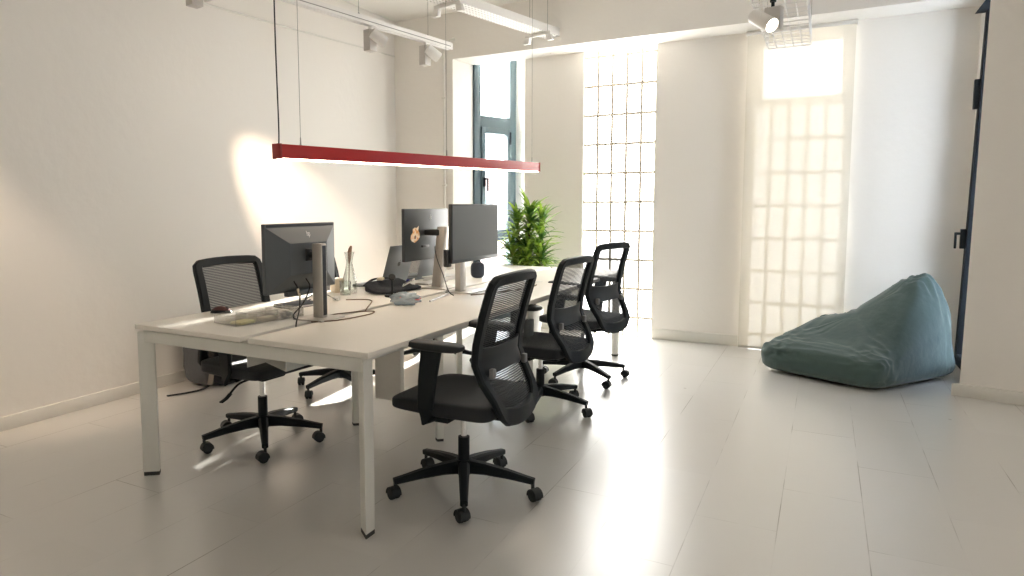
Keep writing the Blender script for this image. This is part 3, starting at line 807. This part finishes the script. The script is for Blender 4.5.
# monitor 1: facing away to the left; back is a stepped pyramid
o = thing('monitor', 'nearest dark grey monitor seen from behind, with a stepped back and a pale grey stand', 'monitor', (-2.285, 2.56, ZT), R(-90))
w, z0, z1 = .505, .137, .470
panel(o, w, z0, z1, 'mon_back')
fr = MB(); t_ = bmesh.new()
a4 = [(-w / 2 + .006, .012, z0 + .006), (w / 2 - .006, .012, z0 + .006), (w / 2 - .006, .012, z1 - .018), (-w / 2 + .006, .012, z1 - .018)]
b4 = [(-.135, .058, z0 + .085), (.135, .058, z0 + .085), (.135, .058, z1 - .095), (-.135, .058, z1 - .095)]
va = [t_.verts.new(v) for v in a4]; vb = [t_.verts.new(v) for v in b4]
for i in range(4): t_.faces.new((va[i], va[(i + 1) % 4], vb[(i + 1) % 4], vb[i]))
t_.faces.new(vb); t_.faces.new(va[::-1]); bmesh.ops.recalc_face_normals(t_, faces=list(t_.faces)); fr._merge(t_)
fr.build('back_cover', 'mon_back', o, smooth=False)
MB().box((-w / 2 + .01, .0118, z1 - .016), (w / 2 - .01, .0132, z1 - .004)).build('vent_strip', 'mon_edge', o, smooth=False)
lg = MB(); lmx = Matrix.Translation((-.02, .034, z1 - .055)) @ Matrix.Rotation(math.atan2(.046, .077), 4, 'X') @ Matrix.Rotation(PI, 4, 'Z')
logo_strokes(lg, 0, 0, .019, lmx); lg.build('logo', 'logo', o, smooth=False)
MB().tube([(0, .055, .315), (0, .10, .315)], .018, 14).box((-.03, .056, .285), (.03, .066, .345), .004).build('mount_arm', 'mon_edge', o)
s_ = MB().box((-.020, .090, .006), (.020, .150, .372), .005).build('stand_column', 'silver', o)
MB().box((-.013, .149, .02), (.013, .1515, .362)).build('column_groove', 'mon_edge', s_)
MB().box((-.09, .02, 0), (.09, .20, .008), .003).build('stand_foot', 'silver', o)
MB().box((-.13, -.005, z0 - .022), (.12, .028, z0 + .002), .004).build('speaker_bar', 'mon_back', o)

# monitor 2: flat dark back with a cat sticker
o = thing('monitor', 'dark monitor seen from behind with an orange cat sticker on its back', 'monitor', (-2.375, 3.915, ZT), R(-90))
w, z0, z1 = .570, .190, .534
panel(o, w, z0, z1, 'mon_back_dark')
lg = MB(); logo_strokes(lg, 0, 0, .019, Matrix.Translation((-.04, .0128, z1 - .06)) @ Matrix.Rotation(PI, 4, 'Z')); lg.build('logo', 'logo', o, smooth=False)
cat = [(-0.0465, -0.046), (-0.0124, -0.057), (0.0279, -0.0414), (0.0527, -0.0202), (0.0465, 0.0074), (0.0341, 0.0239), (0.0403, 0.0515), (0.0155, 0.0396), (-0.0093, 0.0423), (-0.0341, 0.0313), (-0.031, 0.011), (-0.0558, -0.0074), (-0.062, -0.0294)]
SX = Matrix(((-1, 0, 0, 0), (0, 0, 1, 0), (0, 1, 0, 0), (0, 0, 0, 1)))
st = MB().prism(cat, -.0005, .001, mx=Matrix.Translation((.155, .0125, z0 + .178)) @ SX).build('sticker', 'sticker', o, smooth=False)
st['label'] = 'orange and white cat sticker'
MB().prism([(-.014, -.03), (-.002, -.034), (.004, -.018), (-.004, -.008), (-.014, -.014)], .001, .0016, mx=Matrix.Translation((.155, .0125, z0 + .178)) @ SX).build('sticker_mouth', 'dark_red', st, smooth=False)
MB().box((-.045, .010, .355), (.045, .12, .395), .008).build('mount_arm', 'mon_edge', o)
MB().box((-.01, .011, .275), (.08, .020, .29), .002).build('port_recess', 'mon_edge', o)
MB().prism([(.055, 0), (.125, 0), (.165, .41), (.105, .41)], -.030, .030, .005, mx=Matrix(((0, 0, 1, 0), (1, 0, 0, 0), (0, 1, 0, .004), (0, 0, 0, 1)))).build('stand_column', 'silver', o)
MB().box((-.10, .02, 0), (.10, .20, .008), .003).build('stand_foot', 'silver', o)

# monitor 3: screen side towards the viewer
o = thing('monitor', 'switched-off monitor facing the viewer with its blank grey screen and silver stand', 'monitor', (-1.96, 3.83, ZT), R(90))
w, z0, z1 = .645, .205, .563
panel(o, w, z0, z1, 'mon_edge')
MB().box((-w / 2 + .002, -.0150, z0), (w / 2 - .002, -.0110, z0 + .022), .001).build('chin', 'mon_back', o)
MB().box((-.085, .06, .006), (-.005, .10, .40), .005).build('stand_column', 'silver', o)
MB().box((-.075, .010, .34), (-.015, .07, .38), .004).build('mount_arm', 'mon_edge', o)
MB().box((-.13, -.04, 0), (.13, .15, .008), .003).build('stand_foot', 'silver', o)
MB().box((-w / 2 - .016, .005, z0 - .02), (-w / 2 + .03, .04, z0 + .085), .006).build('usb_hub', 'mon_edge', o)

# ------------------------------------------------------------------ laptops
def laptop(label, x, y, wd, rz, tilt, logo):
    o = thing('laptop', label, 'laptop', (x, y, ZT), rz, 'grey laptops on the left desk')
    # local: hinge along x, keyboard towards -y, lid back faces +y
    MB().box((-wd / 2, -.235, .001), (wd / 2, 0, .017), .005).build('laptop_base', 'space_grey', o)
    MB().box((-wd / 2 + .02, -.12, .0165), (wd / 2 - .02, -.02, .0182), .001).build('keyboard', 'mon_edge', o)
    lm = Matrix.Translation((0, .002, .014)) @ Matrix.Rotation(R(-tilt), 4, 'X')
    lid = MB().box((-wd / 2, 0, .004), (wd / 2, .006, .285), .0028, mx=lm).build('lid', 'space_grey', o)
    MB().box((-wd / 2 + .008, -.0008, .012), (wd / 2 - .008, .0004, .277), mx=lm).build('screen', 'screen', lid, smooth=False)
    if logo:
        P = []
        for i in range(28):
            q = 2 * PI * i / 28; r_ = .017 * (1 + .10 * math.cos(2 * q) - .12 * max(0, math.sin(q)) ** 6)
            x_, z_ = r_ * math.cos(q), r_ * 1.08 * math.sin(q)
            dx, dz = x_ - .021, z_ - .003; dd = math.hypot(dx, dz)
            if dd < .010: x_, z_ = .021 + dx / dd * .010 - .0, .003 + dz / dd * .010
            P.append((x_, z_))
        SM = Matrix(((-1, 0, 0, 0), (0, 0, 1, .0061), (0, 1, 0, .15), (0, 0, 0, 1)))
        g = MB().prism(P, 0, .0006, mx=lm @ SM)
        g.prism([(.001, .021), (.006, .022), (.010, .029), (.004, .027)], 0, .0006, mx=lm @ SM)
        g.build('lid_logo', 'logo_dark', lid, smooth=False)
    return o
laptop('open grey laptop with a round fruit mark on its lid, beside the black pouch', -2.615, 3.865, .315, R(-90), 17, True)
laptop('open grey laptop partly hidden behind the monitor with the cat sticker', -2.66, 4.40, .325, R(-90), 14, False)

# ------------------------------------------------------------------ small things on the desk
# computer mouse
def mouse(th, ph):
    cp = math.cos(ph); x = cp * math.cos(th); y = cp * math.sin(th); z = math.sin(ph)
    return Vector((x * .032 * (1 - .12 * y * y), y * .056, max(0, z) * .034 * (1 - .25 * (y + .2) ** 2) + .002 + min(0, z) * .002))
o = thing('computer_mouse', 'small black and dark red computer mouse on the left desk', 'mouse', (-2.745, 2.46, ZT), R(-60))
MB().blob(mouse, 28, 14).build('mouse_body', 'black', o)
MB().blob(lambda th, ph: mouse(th, ph) * 1.0 + Vector((0, 0, .0012)) if math.sin(ph) > .25 else Vector((0, -.01, .02)), 28, 14).build('mouse_cover', 'dark_red', o)
MB().tube([(0, .024, .029), (0, .040, .024)], .004, 8).build('scroll_wheel', 'black_matte', o)

# clear organiser tray
o = thing('organiser_tray', 'clear plastic desk organiser tray with low dividers on the left desk', 'tray', (-2.415, 2.405, ZT), R(-10))
tw, tlh, th_ = .090, .195, .045
MB().box((-tw, -tlh, 0), (tw, tlh, .003)).build('tray_base', 'plastic', o, smooth=False)
MB().box((-tw, -tlh, .003), (-tw + .003, tlh, th_)).box((tw - .003, -tlh, .003), (tw, tlh, th_)).box((-tw, -tlh, .003), (tw, -tlh + .003, th_)).box((-tw, tlh - .003, .003), (tw, tlh, th_)).build('tray_wall', 'plastic', o, smooth=False)
MB().box((-tw + .004, -.08, .003), (tw - .004, -.077, .042)).box((-tw + .004, .09, .003), (tw - .004, .093, .042)).box((0, -tlh + .004, .003), (.003, -.081, .042)).box((.02, -.076, .003), (.023, .089, .042)).build('divider', 'plastic', o, smooth=False)
def on_tray(lx, ly): 
    a = R(-10); return (-2.415 + lx * math.cos(a) - ly * math.sin(a), 2.405 + lx * math.sin(a) + ly * math.cos(a), ZT + .003)
q = on_tray(.04, -.125)
tag(MB().box((q[0] - .036, q[1] - .045, q[2]), (q[0] + .036, q[1] + .045, q[2] + .012), .001).build('sticky_notes', 'yellow'), 'pad of yellow sticky notes in the clear tray', 'notes')
q = on_tray(.055, .0)
tag(MB().box((q[0] - .025, q[1] - .045, q[2]), (q[0] + .025, q[1] + .045, q[2] + .018), .002).build('card_stack', 'cream'), 'small stack of cream cards in the middle of the clear tray', 'cards')
for i, (lx, ly, c_, lab) in enumerate(((-.05, .0, 'paper', 'white pen lying in the long compartment of the clear tray'), (-.025, .01, 'dark_red', 'dark red pen lying in the long compartment of the clear tray'))):
    q = on_tray(lx, ly)
    pen = thing('pen', lab, 'pen', (q[0], q[1], q[2] + .0045), R(-12 + 8 * i), 'pens in the clear tray')
    MB().tube([(0, -.065, 0), (0, .045, 0)], .0045, 10).build('pen_barrel', c_, pen)
    MB().tube([(0, .045, 0), (0, .058, 0), (0, .066, 0)], [.004, .0025, .0006], 10).build('pen_tip', 'logo_dark', pen)
q = on_tray(.02, .142)
tag(MB().lathe([(.018, 0), (.028, 0), (.028, .02), (.018, .02), (.018, 0)], 24, mx=Matrix.Translation(q), cap=False).build('tape_roll', 'paper'), 'roll of pale tape at the far end of the clear tray', 'tape')
tag(MB().box((-2.30, 2.68, ZT), (-2.255, 2.725, ZT + .04), .004).build('wooden_block', 'cream'), 'small pale wooden block at the far end of the clear tray', 'block')

# dark notebook behind monitor 1
o = thing('notebook', 'thin dark blue notebook lying on the left desk behind the nearest monitor', 'notebook', (-2.56, 2.84, ZT), R(-8))
MB().box((-.075, -.11, 0), (.075, .11, .003), .001).box((-.075, -.11, .013), (.075, .11, .016), .001).box((-.075, -.11, 0), (-.071, .11, .016), .001).build('notebook_cover', 'navy', o)
MB().box((-.070, -.107, .003), (.072, .107, .013)).build('notebook_pages', 'paper', o, smooth=False)

# cream card box behind the carafe
o = thing('card_box', 'small cream card box standing left of the glass carafe', 'box', (-2.75, 3.42, ZT), R(-30))
MB().box((-.045, -.03, 0), (.045, .03, .085), .002).build('box_body', 'cream', o)
MB().box((-.047, -.032, .068), (.047, .032, .088), .002).build('box_lid', 'cream', o)

# glass carafe with a dried stem
o = thing('glass_carafe', 'clear glass carafe holding a dried brown flower stem', 'carafe', (-2.655, 3.43, ZT))
MB().lathe([(.002, .004), (.045, .004), (.047, .012), (.048, .05), (.043, .095), (.030, .14), (.0225, .175), (.021, .20), (.026, .235), (.034, .262), (.032, .262), (.024, .235), (.019, .20), (.0205, .175), (.028, .14), (.041, .095), (.046, .05), (.044, .014), (.002, .010)], 32).lathe([(.045, 0), (.047, .004)], 32).build('carafe_body', 'glass', o)
tag(MB().tube(smooth_path([(-2.662, 3.43, ZT + .016), (-2.66, 3.432, ZT + .15), (-2.655, 3.435, ZT + .26), (-2.645, 3.44, ZT + .30)], 4), [.003] * 6 + [.009, .012, .013, .012, .010, .008, .004], 8).build('dried_stem', 'brown'), 'dried brown flower stem standing in the glass carafe', 'dried flower')

# tumbler
tag(MB().lathe([(.002, .003), (.033, .003), (.036, .09), (.034, .09), (.031, .008), (.002, .008)], 28, mx=Matrix.Translation((-2.60, 3.315, ZT)), cap=False).build('drinking_glass', 'glass'), 'small clear drinking glass beside the carafe', 'glass')

# black soft pouch lying open with its contents
def pouch(th, ph):
    pw = lambda v, e: math.copysign(abs(v) ** e, v); cp = math.cos(ph)
    x = pw(cp, .4) * pw(math.cos(th), .4); y = pw(cp, .4) * pw(math.sin(th), .4); z = pw(math.sin(ph), .6)
    h = .030 + .052 * max(0, -x) + .010 * noise.noise(Vector((x * 2.2, y * 2.2, 3)))
    return Vector((x * .10, y * .205, h * (z * .5 + .5) + .004 * noise.noise(Vector((x * 6, y * 6, z)))* (z > -.5)))
o = thing('soft_pouch', 'soft black cloth pouch lying flat on the left desk in front of the laptop', 'pouch', (-2.445, 3.62, ZT), R(-6))
MB().blob(pouch, 48, 20).build('pouch_body', 'cloth_black', o, angle=80)
MB().sweep(smooth_path([(-.085, -.19, .05), (-.095, -.10, .078), (-.095, 0, .080), (-.09, .13, .066)], 4), (0, 0, 1), .016, .010).build('pouch_flap', 'cloth_black', o)
o = thing('photo_frame', 'small white-edged dark frame leaning on the black pouch', 'frame', (-2.40, 3.66, ZT + .036), R(-60))
fm = Matrix.Rotation(R(-62), 4, 'X')
MB().box((-.055, -.004, 0), (.055, .004, .085), .002, mx=fm).build('frame_border', 'paper', o)
MB().box((-.043, -.0055, .012), (.043, -.0035, .073), mx=fm).build('frame_picture', 'mon_edge', o)
tag(MB().lathe([(.014, 0), (.014, .02), (.006, .026)], 16, mx=Matrix.Translation((-2.43, 3.77, ZT + .040))).build('bottle_cap', 'blue'), 'small dark blue cap on the far end of the black pouch', 'cap')
tag(MB().box((-.02, -.03, 0), (.02, .03, .016), .005, mx=Matrix.Translation((-2.505, 3.56, ZT + .075)) @ Matrix.Rotation(R(20), 4, 'Z')).build('eraser', 'cream'), 'cream coloured eraser on the near end of the black pouch', 'eraser')

# little stand with a round head
o = thing('webcam_stand', 'small dark stand with a round tilted head on a flat base, before the pouch', 'stand', (-2.305, 3.395, ZT))
MB().lathe([(.045, 0), (.047, .004), (.047, .009), (.043, .012)], 28).build('stand_base', 'black', o)
MB().tube([(0, 0, .01), (0, 0, .105)], .0055, 10).build('stand_stem', 'black', o)
MB().lathe([(.010, -.012), (.026, -.008), (.028, .002), (.026, .008)], 24, mx=Matrix.Translation((0, 0, .12)) @ Matrix.Rotation(R(35), 4, 'Y') @ Matrix.Rotation(R(30), 4, 'X') @ Matrix.Scale(.8, 4)).build('stand_head', 'black', o)

# crumpled grey-blue bag with red tags
def crumple(th, ph):
    cp = math.cos(ph); d = Vector((cp * math.cos(th), cp * math.sin(th), math.sin(ph)))
    k = 1 + .30 * noise.noise(d * 2.6 + Vector((4, 1, 0))) + .14 * noise.noise(d * 7)
    return Vector((d.x * .046 * k, d.y * .082 * k, max(0, .033 + d.z * .038 * k) + .001))
o = thing('plastic_bag', 'small crumpled grey-blue plastic bag with red tags on the right desk', 'bag', (-2.045, 3.14, ZT), R(-62))
MB().blob(crumple, 40, 24).build('bag_body', 'haze_plastic', o, angle=80)
for (x, y, z) in ((.02, .07, .03), (-.025, -.07, .03), (.03, -.03, .045), (-.01, .076, .034)):
    MB().box((x - .006, y - .012, z), (x + .006, y + .012, z + .005), .001).build('red_tag', 'pinkred', o)

# keyboard, papers, dark case farther along
o = thing('keyboard', 'thin white keyboard on the left desk behind the black pouch', 'keyboard', (-2.46, 4.13, ZT), R(-90))
MB().box((-.14, -.055, 0), (.14, .055, .010), .003).build('keyboard_body', 'silver', o)
MB().box((-.133, -.048, .0098), (.133, .048, .0125), .001).build('key_field', 'paper', o)
o = thing('paper_stack', 'stack of white papers beside the farther laptop', 'papers', (-2.515, 4.38, ZT), R(-4))
for k, (rz_, dx) in enumerate(((0, 0), (4, .006), (-3, -.004))):
    MB().box((-.075, -.15, k * .010), (.075, .15, k * .010 + .0095), .0005, mx=Matrix.Translation((dx, 0, 0)) @ Matrix.Rotation(R(rz_), 4, 'Z')).build('paper_bundle', 'paper', o, smooth=False)
def case(th, ph):
    pw = lambda v, e: math.copysign(abs(v) ** e, v); cp = math.cos(ph)
    return Vector((pw(cp, .5) * pw(math.cos(th), .7) * .04, pw(cp, .5) * pw(math.sin(th), .7) * .052, .06 + .06 * pw(math.sin(ph), .6) * (1 + .05 * math.cos(th))))
o = thing('headphone_case', 'dark rounded case standing on the desk behind the blank-screen monitor', 'case', (-2.33, 4.60, ZT), R(-40))
MB().blob(case, 32, 18).build('case_body', 'navy', o, angle=70)
MB().tube(smooth_path([(.01, -.02, .116), (.01, -.015, .13), (.01, .015, .13), (.01, .02, .116)], 4), .004, 8).build('case_handle', 'black_matte', o)
o = thing('paper_sheet', 'single white paper sheet on the right desk beside the blank-screen monitor', 'paper', (-1.90, 4.42, ZT), R(-12))
MB().grid(lambda u, v: Vector(((u - .5) * .21, (v - .5) * .297, .002 + .004 * u * v)), 6, 6, .0006).build('sheet', 'paper', o)

# charger with its cable
o = thing('charger', 'white plug charger with a dark lead on the left desk near the carafe', 'charger', (-2.50, 3.10, ZT), R(25))
MB().box((-.018, -.028, 0), (.018, .028, .024), .004).build('charger_body', 'paper', o)
MB().tube(smooth_path([(0, -.028, .012), (.01, -.06, .014), (-.03, -.11, .05), (-.09, -.13, .055), (-.14, -.10, .03), (-.17, -.05, .004), (-.16, .02, .004)], 5), .0028, 8).build('charger_lead', 'black_wire', o)

def cable(name, label, pts, r, m):
    return tag(MB().tube(smooth_path(pts, 6), r, 8).build(name, m), label, 'cable', 'desk cables')
zt = ZT + .003
cable('monitor_cable', 'black cable with a pale plug hanging from the back of the nearest monitor', [(-2.222, 2.44, .935), (-2.19, 2.44, .88), (-2.185, 2.43, .80), (-2.16, 2.38, .745), (-2.14, 2.36, .70), (-2.14, 2.40, .64)], .0035, 'black_wire')
MBp = MB().tube([(-2.20, 2.44, .90), (-2.187, 2.44, .862)], .0062, 8)
tag(MBp.build('cable_plug', 'cream'), 'pale cream plug on the cable behind the nearest monitor', 'plug')
cable('monitor_cable', 'black cable curling from the lower middle of the nearest monitor down to the desk', [(-2.222, 2.525, .94), (-2.195, 2.52, .90), (-2.215, 2.49, .82), (-2.25, 2.46, .765), (-2.235, 2.48, zt), (-2.19, 2.58, zt)], .0035, 'black_wire')
cable('desk_cable', 'thin brown cable looping on the desk right of the nearest monitor stand', [(-2.13, 2.45, zt), (-2.05, 2.55, zt), (-2.02, 2.75, zt), (-2.06, 2.86, zt), (-2.14, 2.78, zt), (-2.20, 2.62, zt)], .0028, 'stem')
cable('desk_cable', 'brown cable rising out of the gap between the two desktops near the plastic bag', [(-2.135, 2.86, .70), (-2.137, 2.90, .742), (-2.18, 3.00, .758), (-2.26, 3.12, .752), (-2.36, 3.20, zt), (-2.46, 3.14, zt)], .0032, 'stem')
cable('desk_cable', 'thick grey cable lying from the plastic bag to the middle monitor stand', [(-1.98, 3.30, zt + .002), (-2.02, 3.50, zt + .002), (-2.06, 3.66, zt + .002), (-2.13, 3.76, zt + .002)], .005, 'wire')
cable('desk_cable', 'dark cable sagging between the cat-sticker monitor and the blank-screen monitor', [(-2.30, 3.90, 1.02), (-2.22, 3.80, .94), (-2.13, 3.72, .85), (-2.06, 3.66, .76), (-1.99, 3.60, zt)], .0035, 'black_wire')
cable('desk_cable', 'brown cable lying on the right desk in front of the blank-screen monitor', [(-1.90, 3.66, zt), (-1.84, 3.78, zt), (-1.78, 3.95, zt), (-1.72, 4.15, zt), (-1.74, 4.34, zt)], .0035, 'stem')

# adapter hanging below the desk edge
o = thing('power_adapter', 'dark grey power adapter hanging by a white cable under the right desk edge', 'adapter', (-1.54, 3.72, .56))
MB().box((-.022, -.035, -.05), (.022, .035, .05), .006).build('adapter_body', 'mon_back', o)
MB().tube(smooth_path([(0, .0, .05), (0, .01, .10), (0, .03, .14), (0, .04, .156)], 4), .004, 8).build('adapter_cable', 'paper', o)

# ------------------------------------------------------------------ backpack by the wall
def bagshape(sx, sy, sz, seed, lean_=.0):
    def fn(th, ph):
        pw = lambda v, e: math.copysign(abs(v) ** e, v); cp = math.cos(ph)
        x = pw(cp, .45) * pw(math.cos(th), .5); y = pw(cp, .45) * pw(math.sin(th), .5); z = pw(math.sin(ph), .5)
        d = Vector((x, y, z)); k = 1 + .06 * noise.noise(d * 3 + Vector((seed, 0, 0))) + .03 * noise.noise(d * 8)
        zz = sz * (z * .5 + .5)
        return Vector((x * sx * k * (1 - .22 * (z * .5 + .5)) - lean_ * zz, y * sy * k * (1 - .10 * (z * .5 + .5)), max(0, zz * (1 + .05 * noise.noise(d * 4)))))
    return fn
o = thing('backpack', 'dark grey and black backpack slumped on the floor against the left wall', 'backpack', (-3.93, 3.44, 0), R(4))
MB().blob(bagshape(.14, .20, .46, 1, .14), 40, 22).build('bag_body', 'bag_grey', o, angle=80)
MB().blob(bagshape(.055, .155, .30, 5, .10), 32, 18, mx=Matrix.Translation((.135, .02, 0))).build('front_pocket', 'cloth_black', o, angle=80)
MB().sweep(smooth_path([(.06, -.14, .42), (.13, -.16, .30), (.14, -.165, .14), (.12, -.17, .03)], 5), (.8, -.6, 0), .035, .008).build('shoulder_strap', 'bag_strap', o)
MB().sweep(smooth_path([(.10, -.16, .02), (.10, -.24, .008), (.06, -.34, .006), (.0, -.44, .006)], 5), (0, 0, 1), .026, .005).build('loose_strap', 'cloth_black', o)
MB().tube(smooth_path([(-.06, -.05, .45), (-.06, -.02, .50), (-.06, .04, .50), (-.06, .07, .45)], 4), .008, 8).build('grab_handle', 'cloth_black', o)

# ------------------------------------------------------------------ potted plant
o = thing('potted_plant', 'bushy green potted plant with long pointed leaves behind the far desk end', 'plant', (-2.50, 6.02, 0))
MB().lathe([(.10, 0), (.115, .01), (.15, .27), (.155, .30), (.142, .30), (.135, .27), (.002, .26)], 32).build('pot', 'pot', o)
MB().lathe([(.002, .262), (.137, .27)], 24, cap=False).build('soil', 'soil', o)
canes = [((0, 0), (.02, -.02), 1.20), ((-.04, .03), (-.13, .02), 1.14), ((.05, .02), (.14, -.01), 1.12), ((.0, -.05), (.03, -.10), .84), ((-.03, -.04), (-.15, -.05), .84), ((.04, -.03), (.15, -.06), .80)]
for (bx, by), (tx, ty), hz in canes:
    MB().tube(smooth_path([(bx, by, .25), ((bx + tx) / 2, (by + ty) / 2, hz * .6), (tx, ty, hz)], 5), [.013 - .0006 * i for i in range(11)], 8).build('stem', 'stem', o)
lf = MB(); tb = bmesh.new()
rnd = random.Random(3)
def leafblade(base, az, el, ln_, wd, droop):
    n = 6; pr_ = None
    h = Vector((math.cos(az), math.sin(az), 0)); sd = Vector((-math.sin(az), math.cos(az), 0))
    p = Vector(base); e = el
    rows = []
    for i in range(n + 1):
        u = i / n; wv = wd * (math.sin(PI * min(1, u * .82 + .16)) ** .8) * (1 if i < n else .05)
        up = Vector((0, 0, 1)) * math.cos(e) - h * math.sin(e)
        rows.append([tb.verts.new(p + sd * wv + up * wv * .35), tb.verts.new(p), tb.verts.new(p - sd * wv + up * wv * .35)])
        p = p + (h * math.cos(e) + Vector((0, 0, 1)) * math.sin(e)) * ln_ / n
        e -= droop / n
    for a_, b_ in zip(rows[:-1], rows[1:]):
        for k in range(2): tb.faces.new((a_[k], a_[k + 1], b_[k + 1], b_[k]))
for ci, ((bx, by), (tx, ty), hz) in enumerate(canes):
    nl = 120 if ci == 0 else 80
    for i in range(nl):
        u = rnd.random() ** .7
        z = hz * (.50 + .52 * u) if ci else hz * (.55 + .49 * u)
        s_ = max(0, (z - .25) / (hz - .25)); b = (bx + (tx - bx) * s_, by + (ty - by) * s_, z)
        leafblade(b, rnd.uniform(0, 2 * PI), rnd.uniform(.15, 1.0) + .45 * (u > .85), rnd.uniform(.18, .29), rnd.uniform(.013, .022), rnd.uniform(.4, 1.3))
leafblade((.10, -.05, .74), -.5, .55, .34, .012, 1.3)
leafblade((.10, -.05, .70), -.35, .25, .30, .012, .8)
lf._merge(tb)
lf.build('foliage', 'leaf', o, angle=80)

# ------------------------------------------------------------------ beanbag
A4, B4, C4, D4 = Vector((-.42, 5.74)), Vector((.345, 5.36)), Vector((.90, 6.14)), Vector((.12, 6.46))
def sstep(a, b, x):
    q = min(1, max(0, (x - a) / (b - a))); return q * q * (3 - 2 * q)
def beanH(u, v):
    du = u - .82
    ridge = math.exp(-(du / ((.62 - .22 * v) if du < 0 else .30)) ** 2)
    return .245 + .10 * sstep(0, .55, v) + .43 * sstep(.18, .95, v) * ridge
def bean(th, ph):
    pw = lambda v, e: math.copysign(abs(v) ** e, v); cp = math.cos(ph)
    a = pw(cp, .25) * pw(math.cos(th), .24); b = pw(cp, .25) * pw(math.sin(th), .24); c = pw(math.sin(ph), .50)
    u, v = a * .5 + .5, b * .5 + .5
    H = beanH(u, v); top = max(0, c)
    uu = .5 + (u - .5) * (1 - .10 * max(0, v - .4) * top) + .05 * top * max(0, v - .5) * (1 - u)
    vv = v - .12 * top * max(0, v - .5)
    P = (A4 * (1 - uu) + B4 * uu) * (1 - vv) + (D4 * (1 - uu) + C4 * uu) * vv
    ctr = Vector((.24, 5.92)); P = ctr + Vector((.005, -.03)) + (P - ctr) * (1.00 + .045 * (1 - (c + .1) ** 2))
    zm = .11
    z = zm * (1 + c) if c < 0 else zm + (H - zm) * c
    p = Vector((P.x, P.y, z))
    # cloth folds: long creases across the slope, finer ones gathering at the tied top
    f1 = noise.noise(Vector((u * 2.2 + v * 1.5, v * 8.0 + u * 2.5, c * 1.6)))
    f2 = 1 - 2 * abs(noise.noise(Vector((u * 3.5 + v * 2, v * 13.0 + u * 5, 2.0 + c * 2))))
    f3 = 1 - 2 * abs(noise.noise(Vector((u * 9.0 - v * 4, v * 15.0 + u * 3, 5.0 + c * 3))))
    k = min(1, max(0, (z - .02) / .08))
    n = Vector((a * .5, b * .5, .6 + c)).normalized()
    back = max(0, v - .35)
    amp = (.014 + .034 * back) * f1 + (.010 + .040 * back) * f2 + (.008 + .030 * max(0, v - .5)) * f3
    tie = math.exp(-(((u - .72) / .13) ** 2 + ((v - .93) / .10) ** 2)) * top
    amp -= .030 * tie * (1 + 1.4 * noise.noise(Vector((u * 18, v * 18, 7))))
    # pinched seam corners
    for (cu, cv) in ((0, 0), (1, 0)):
        e = math.exp(-(((u - cu) / .09) ** 2 + ((v - cv) / .09) ** 2 + ((c - .55) / .5) ** 2)); amp += .022 * e
    return p + n * amp * k
o = thing('beanbag', 'large teal green fabric beanbag lounging against the right wall pier', 'beanbag', (.2, 5.9, 0))
MB().blob(bean, 200, 90).build('beanbag_body', 'teal', o, world=True, angle=180)
MB().sweep(smooth_path([(.03, 6.22, .31), (.00, 6.21, .355), (.03, 6.22, .378), (.08, 6.23, .376), (.15, 6.25, .372)], 5), (.4, -.9, .3), .035, .006).build('carry_handle', 'teal_dark', o, world=True)

# ------------------------------------------------------------------ light and world
w = bpy.data.worlds.new('sky'); SC.world = w; w.use_nodes = True
bg = w.node_tree.nodes['Background']; bg.inputs[0].default_value = (.86, .93, 1.0, 1); bg.inputs[1].default_value = 5.0
sun = bpy.data.lights.new('sun', 'SUN'); sun.energy = 45; sun.color = (1, .95, .86); sun.angle = R(.7)
so = bpy.data.objects.new('sun', sun); COL.objects.link(so)
so.rotation_euler = Vector((.13, -1, -.19)).to_track_quat('-Z', 'Y').to_euler()

# ------------------------------------------------------------------ camera
cam = bpy.data.cameras.new('camera'); co = bpy.data.objects.new('camera', cam); COL.objects.link(co)
cam.sensor_width = 36; cam.lens = 672.717 / 1024 * 36
cam.shift_x = 55.875 / 1024; cam.shift_y = -24.054 / 1024
co.location = (0, 0, 1.292)
co.matrix_world = Matrix.Translation((0, 0, 1.292)) @ Matrix.Rotation(R(28.695), 4, 'Z') @ Matrix.Rotation(R(90 - 4.936), 4, 'X') @ Matrix.Rotation(R(-.223), 4, 'Z')
SC.camera = co

SC.view_settings.view_transform = 'Standard'; SC.view_settings.look = 'None'
SC.view_settings.exposure = 1.36; SC.view_settings.gamma = 1; SC.view_settings.use_curve_mapping = False
cy = SC.cycles
cy.use_denoising = True
cy.max_bounces = 10; cy.diffuse_bounces = 6; cy.glossy_bounces = 4; cy.transparent_max_bounces = 16; cy.sample_clamp_indirect = 6
cy.caustics_reflective = False; cy.caustics_refractive = False
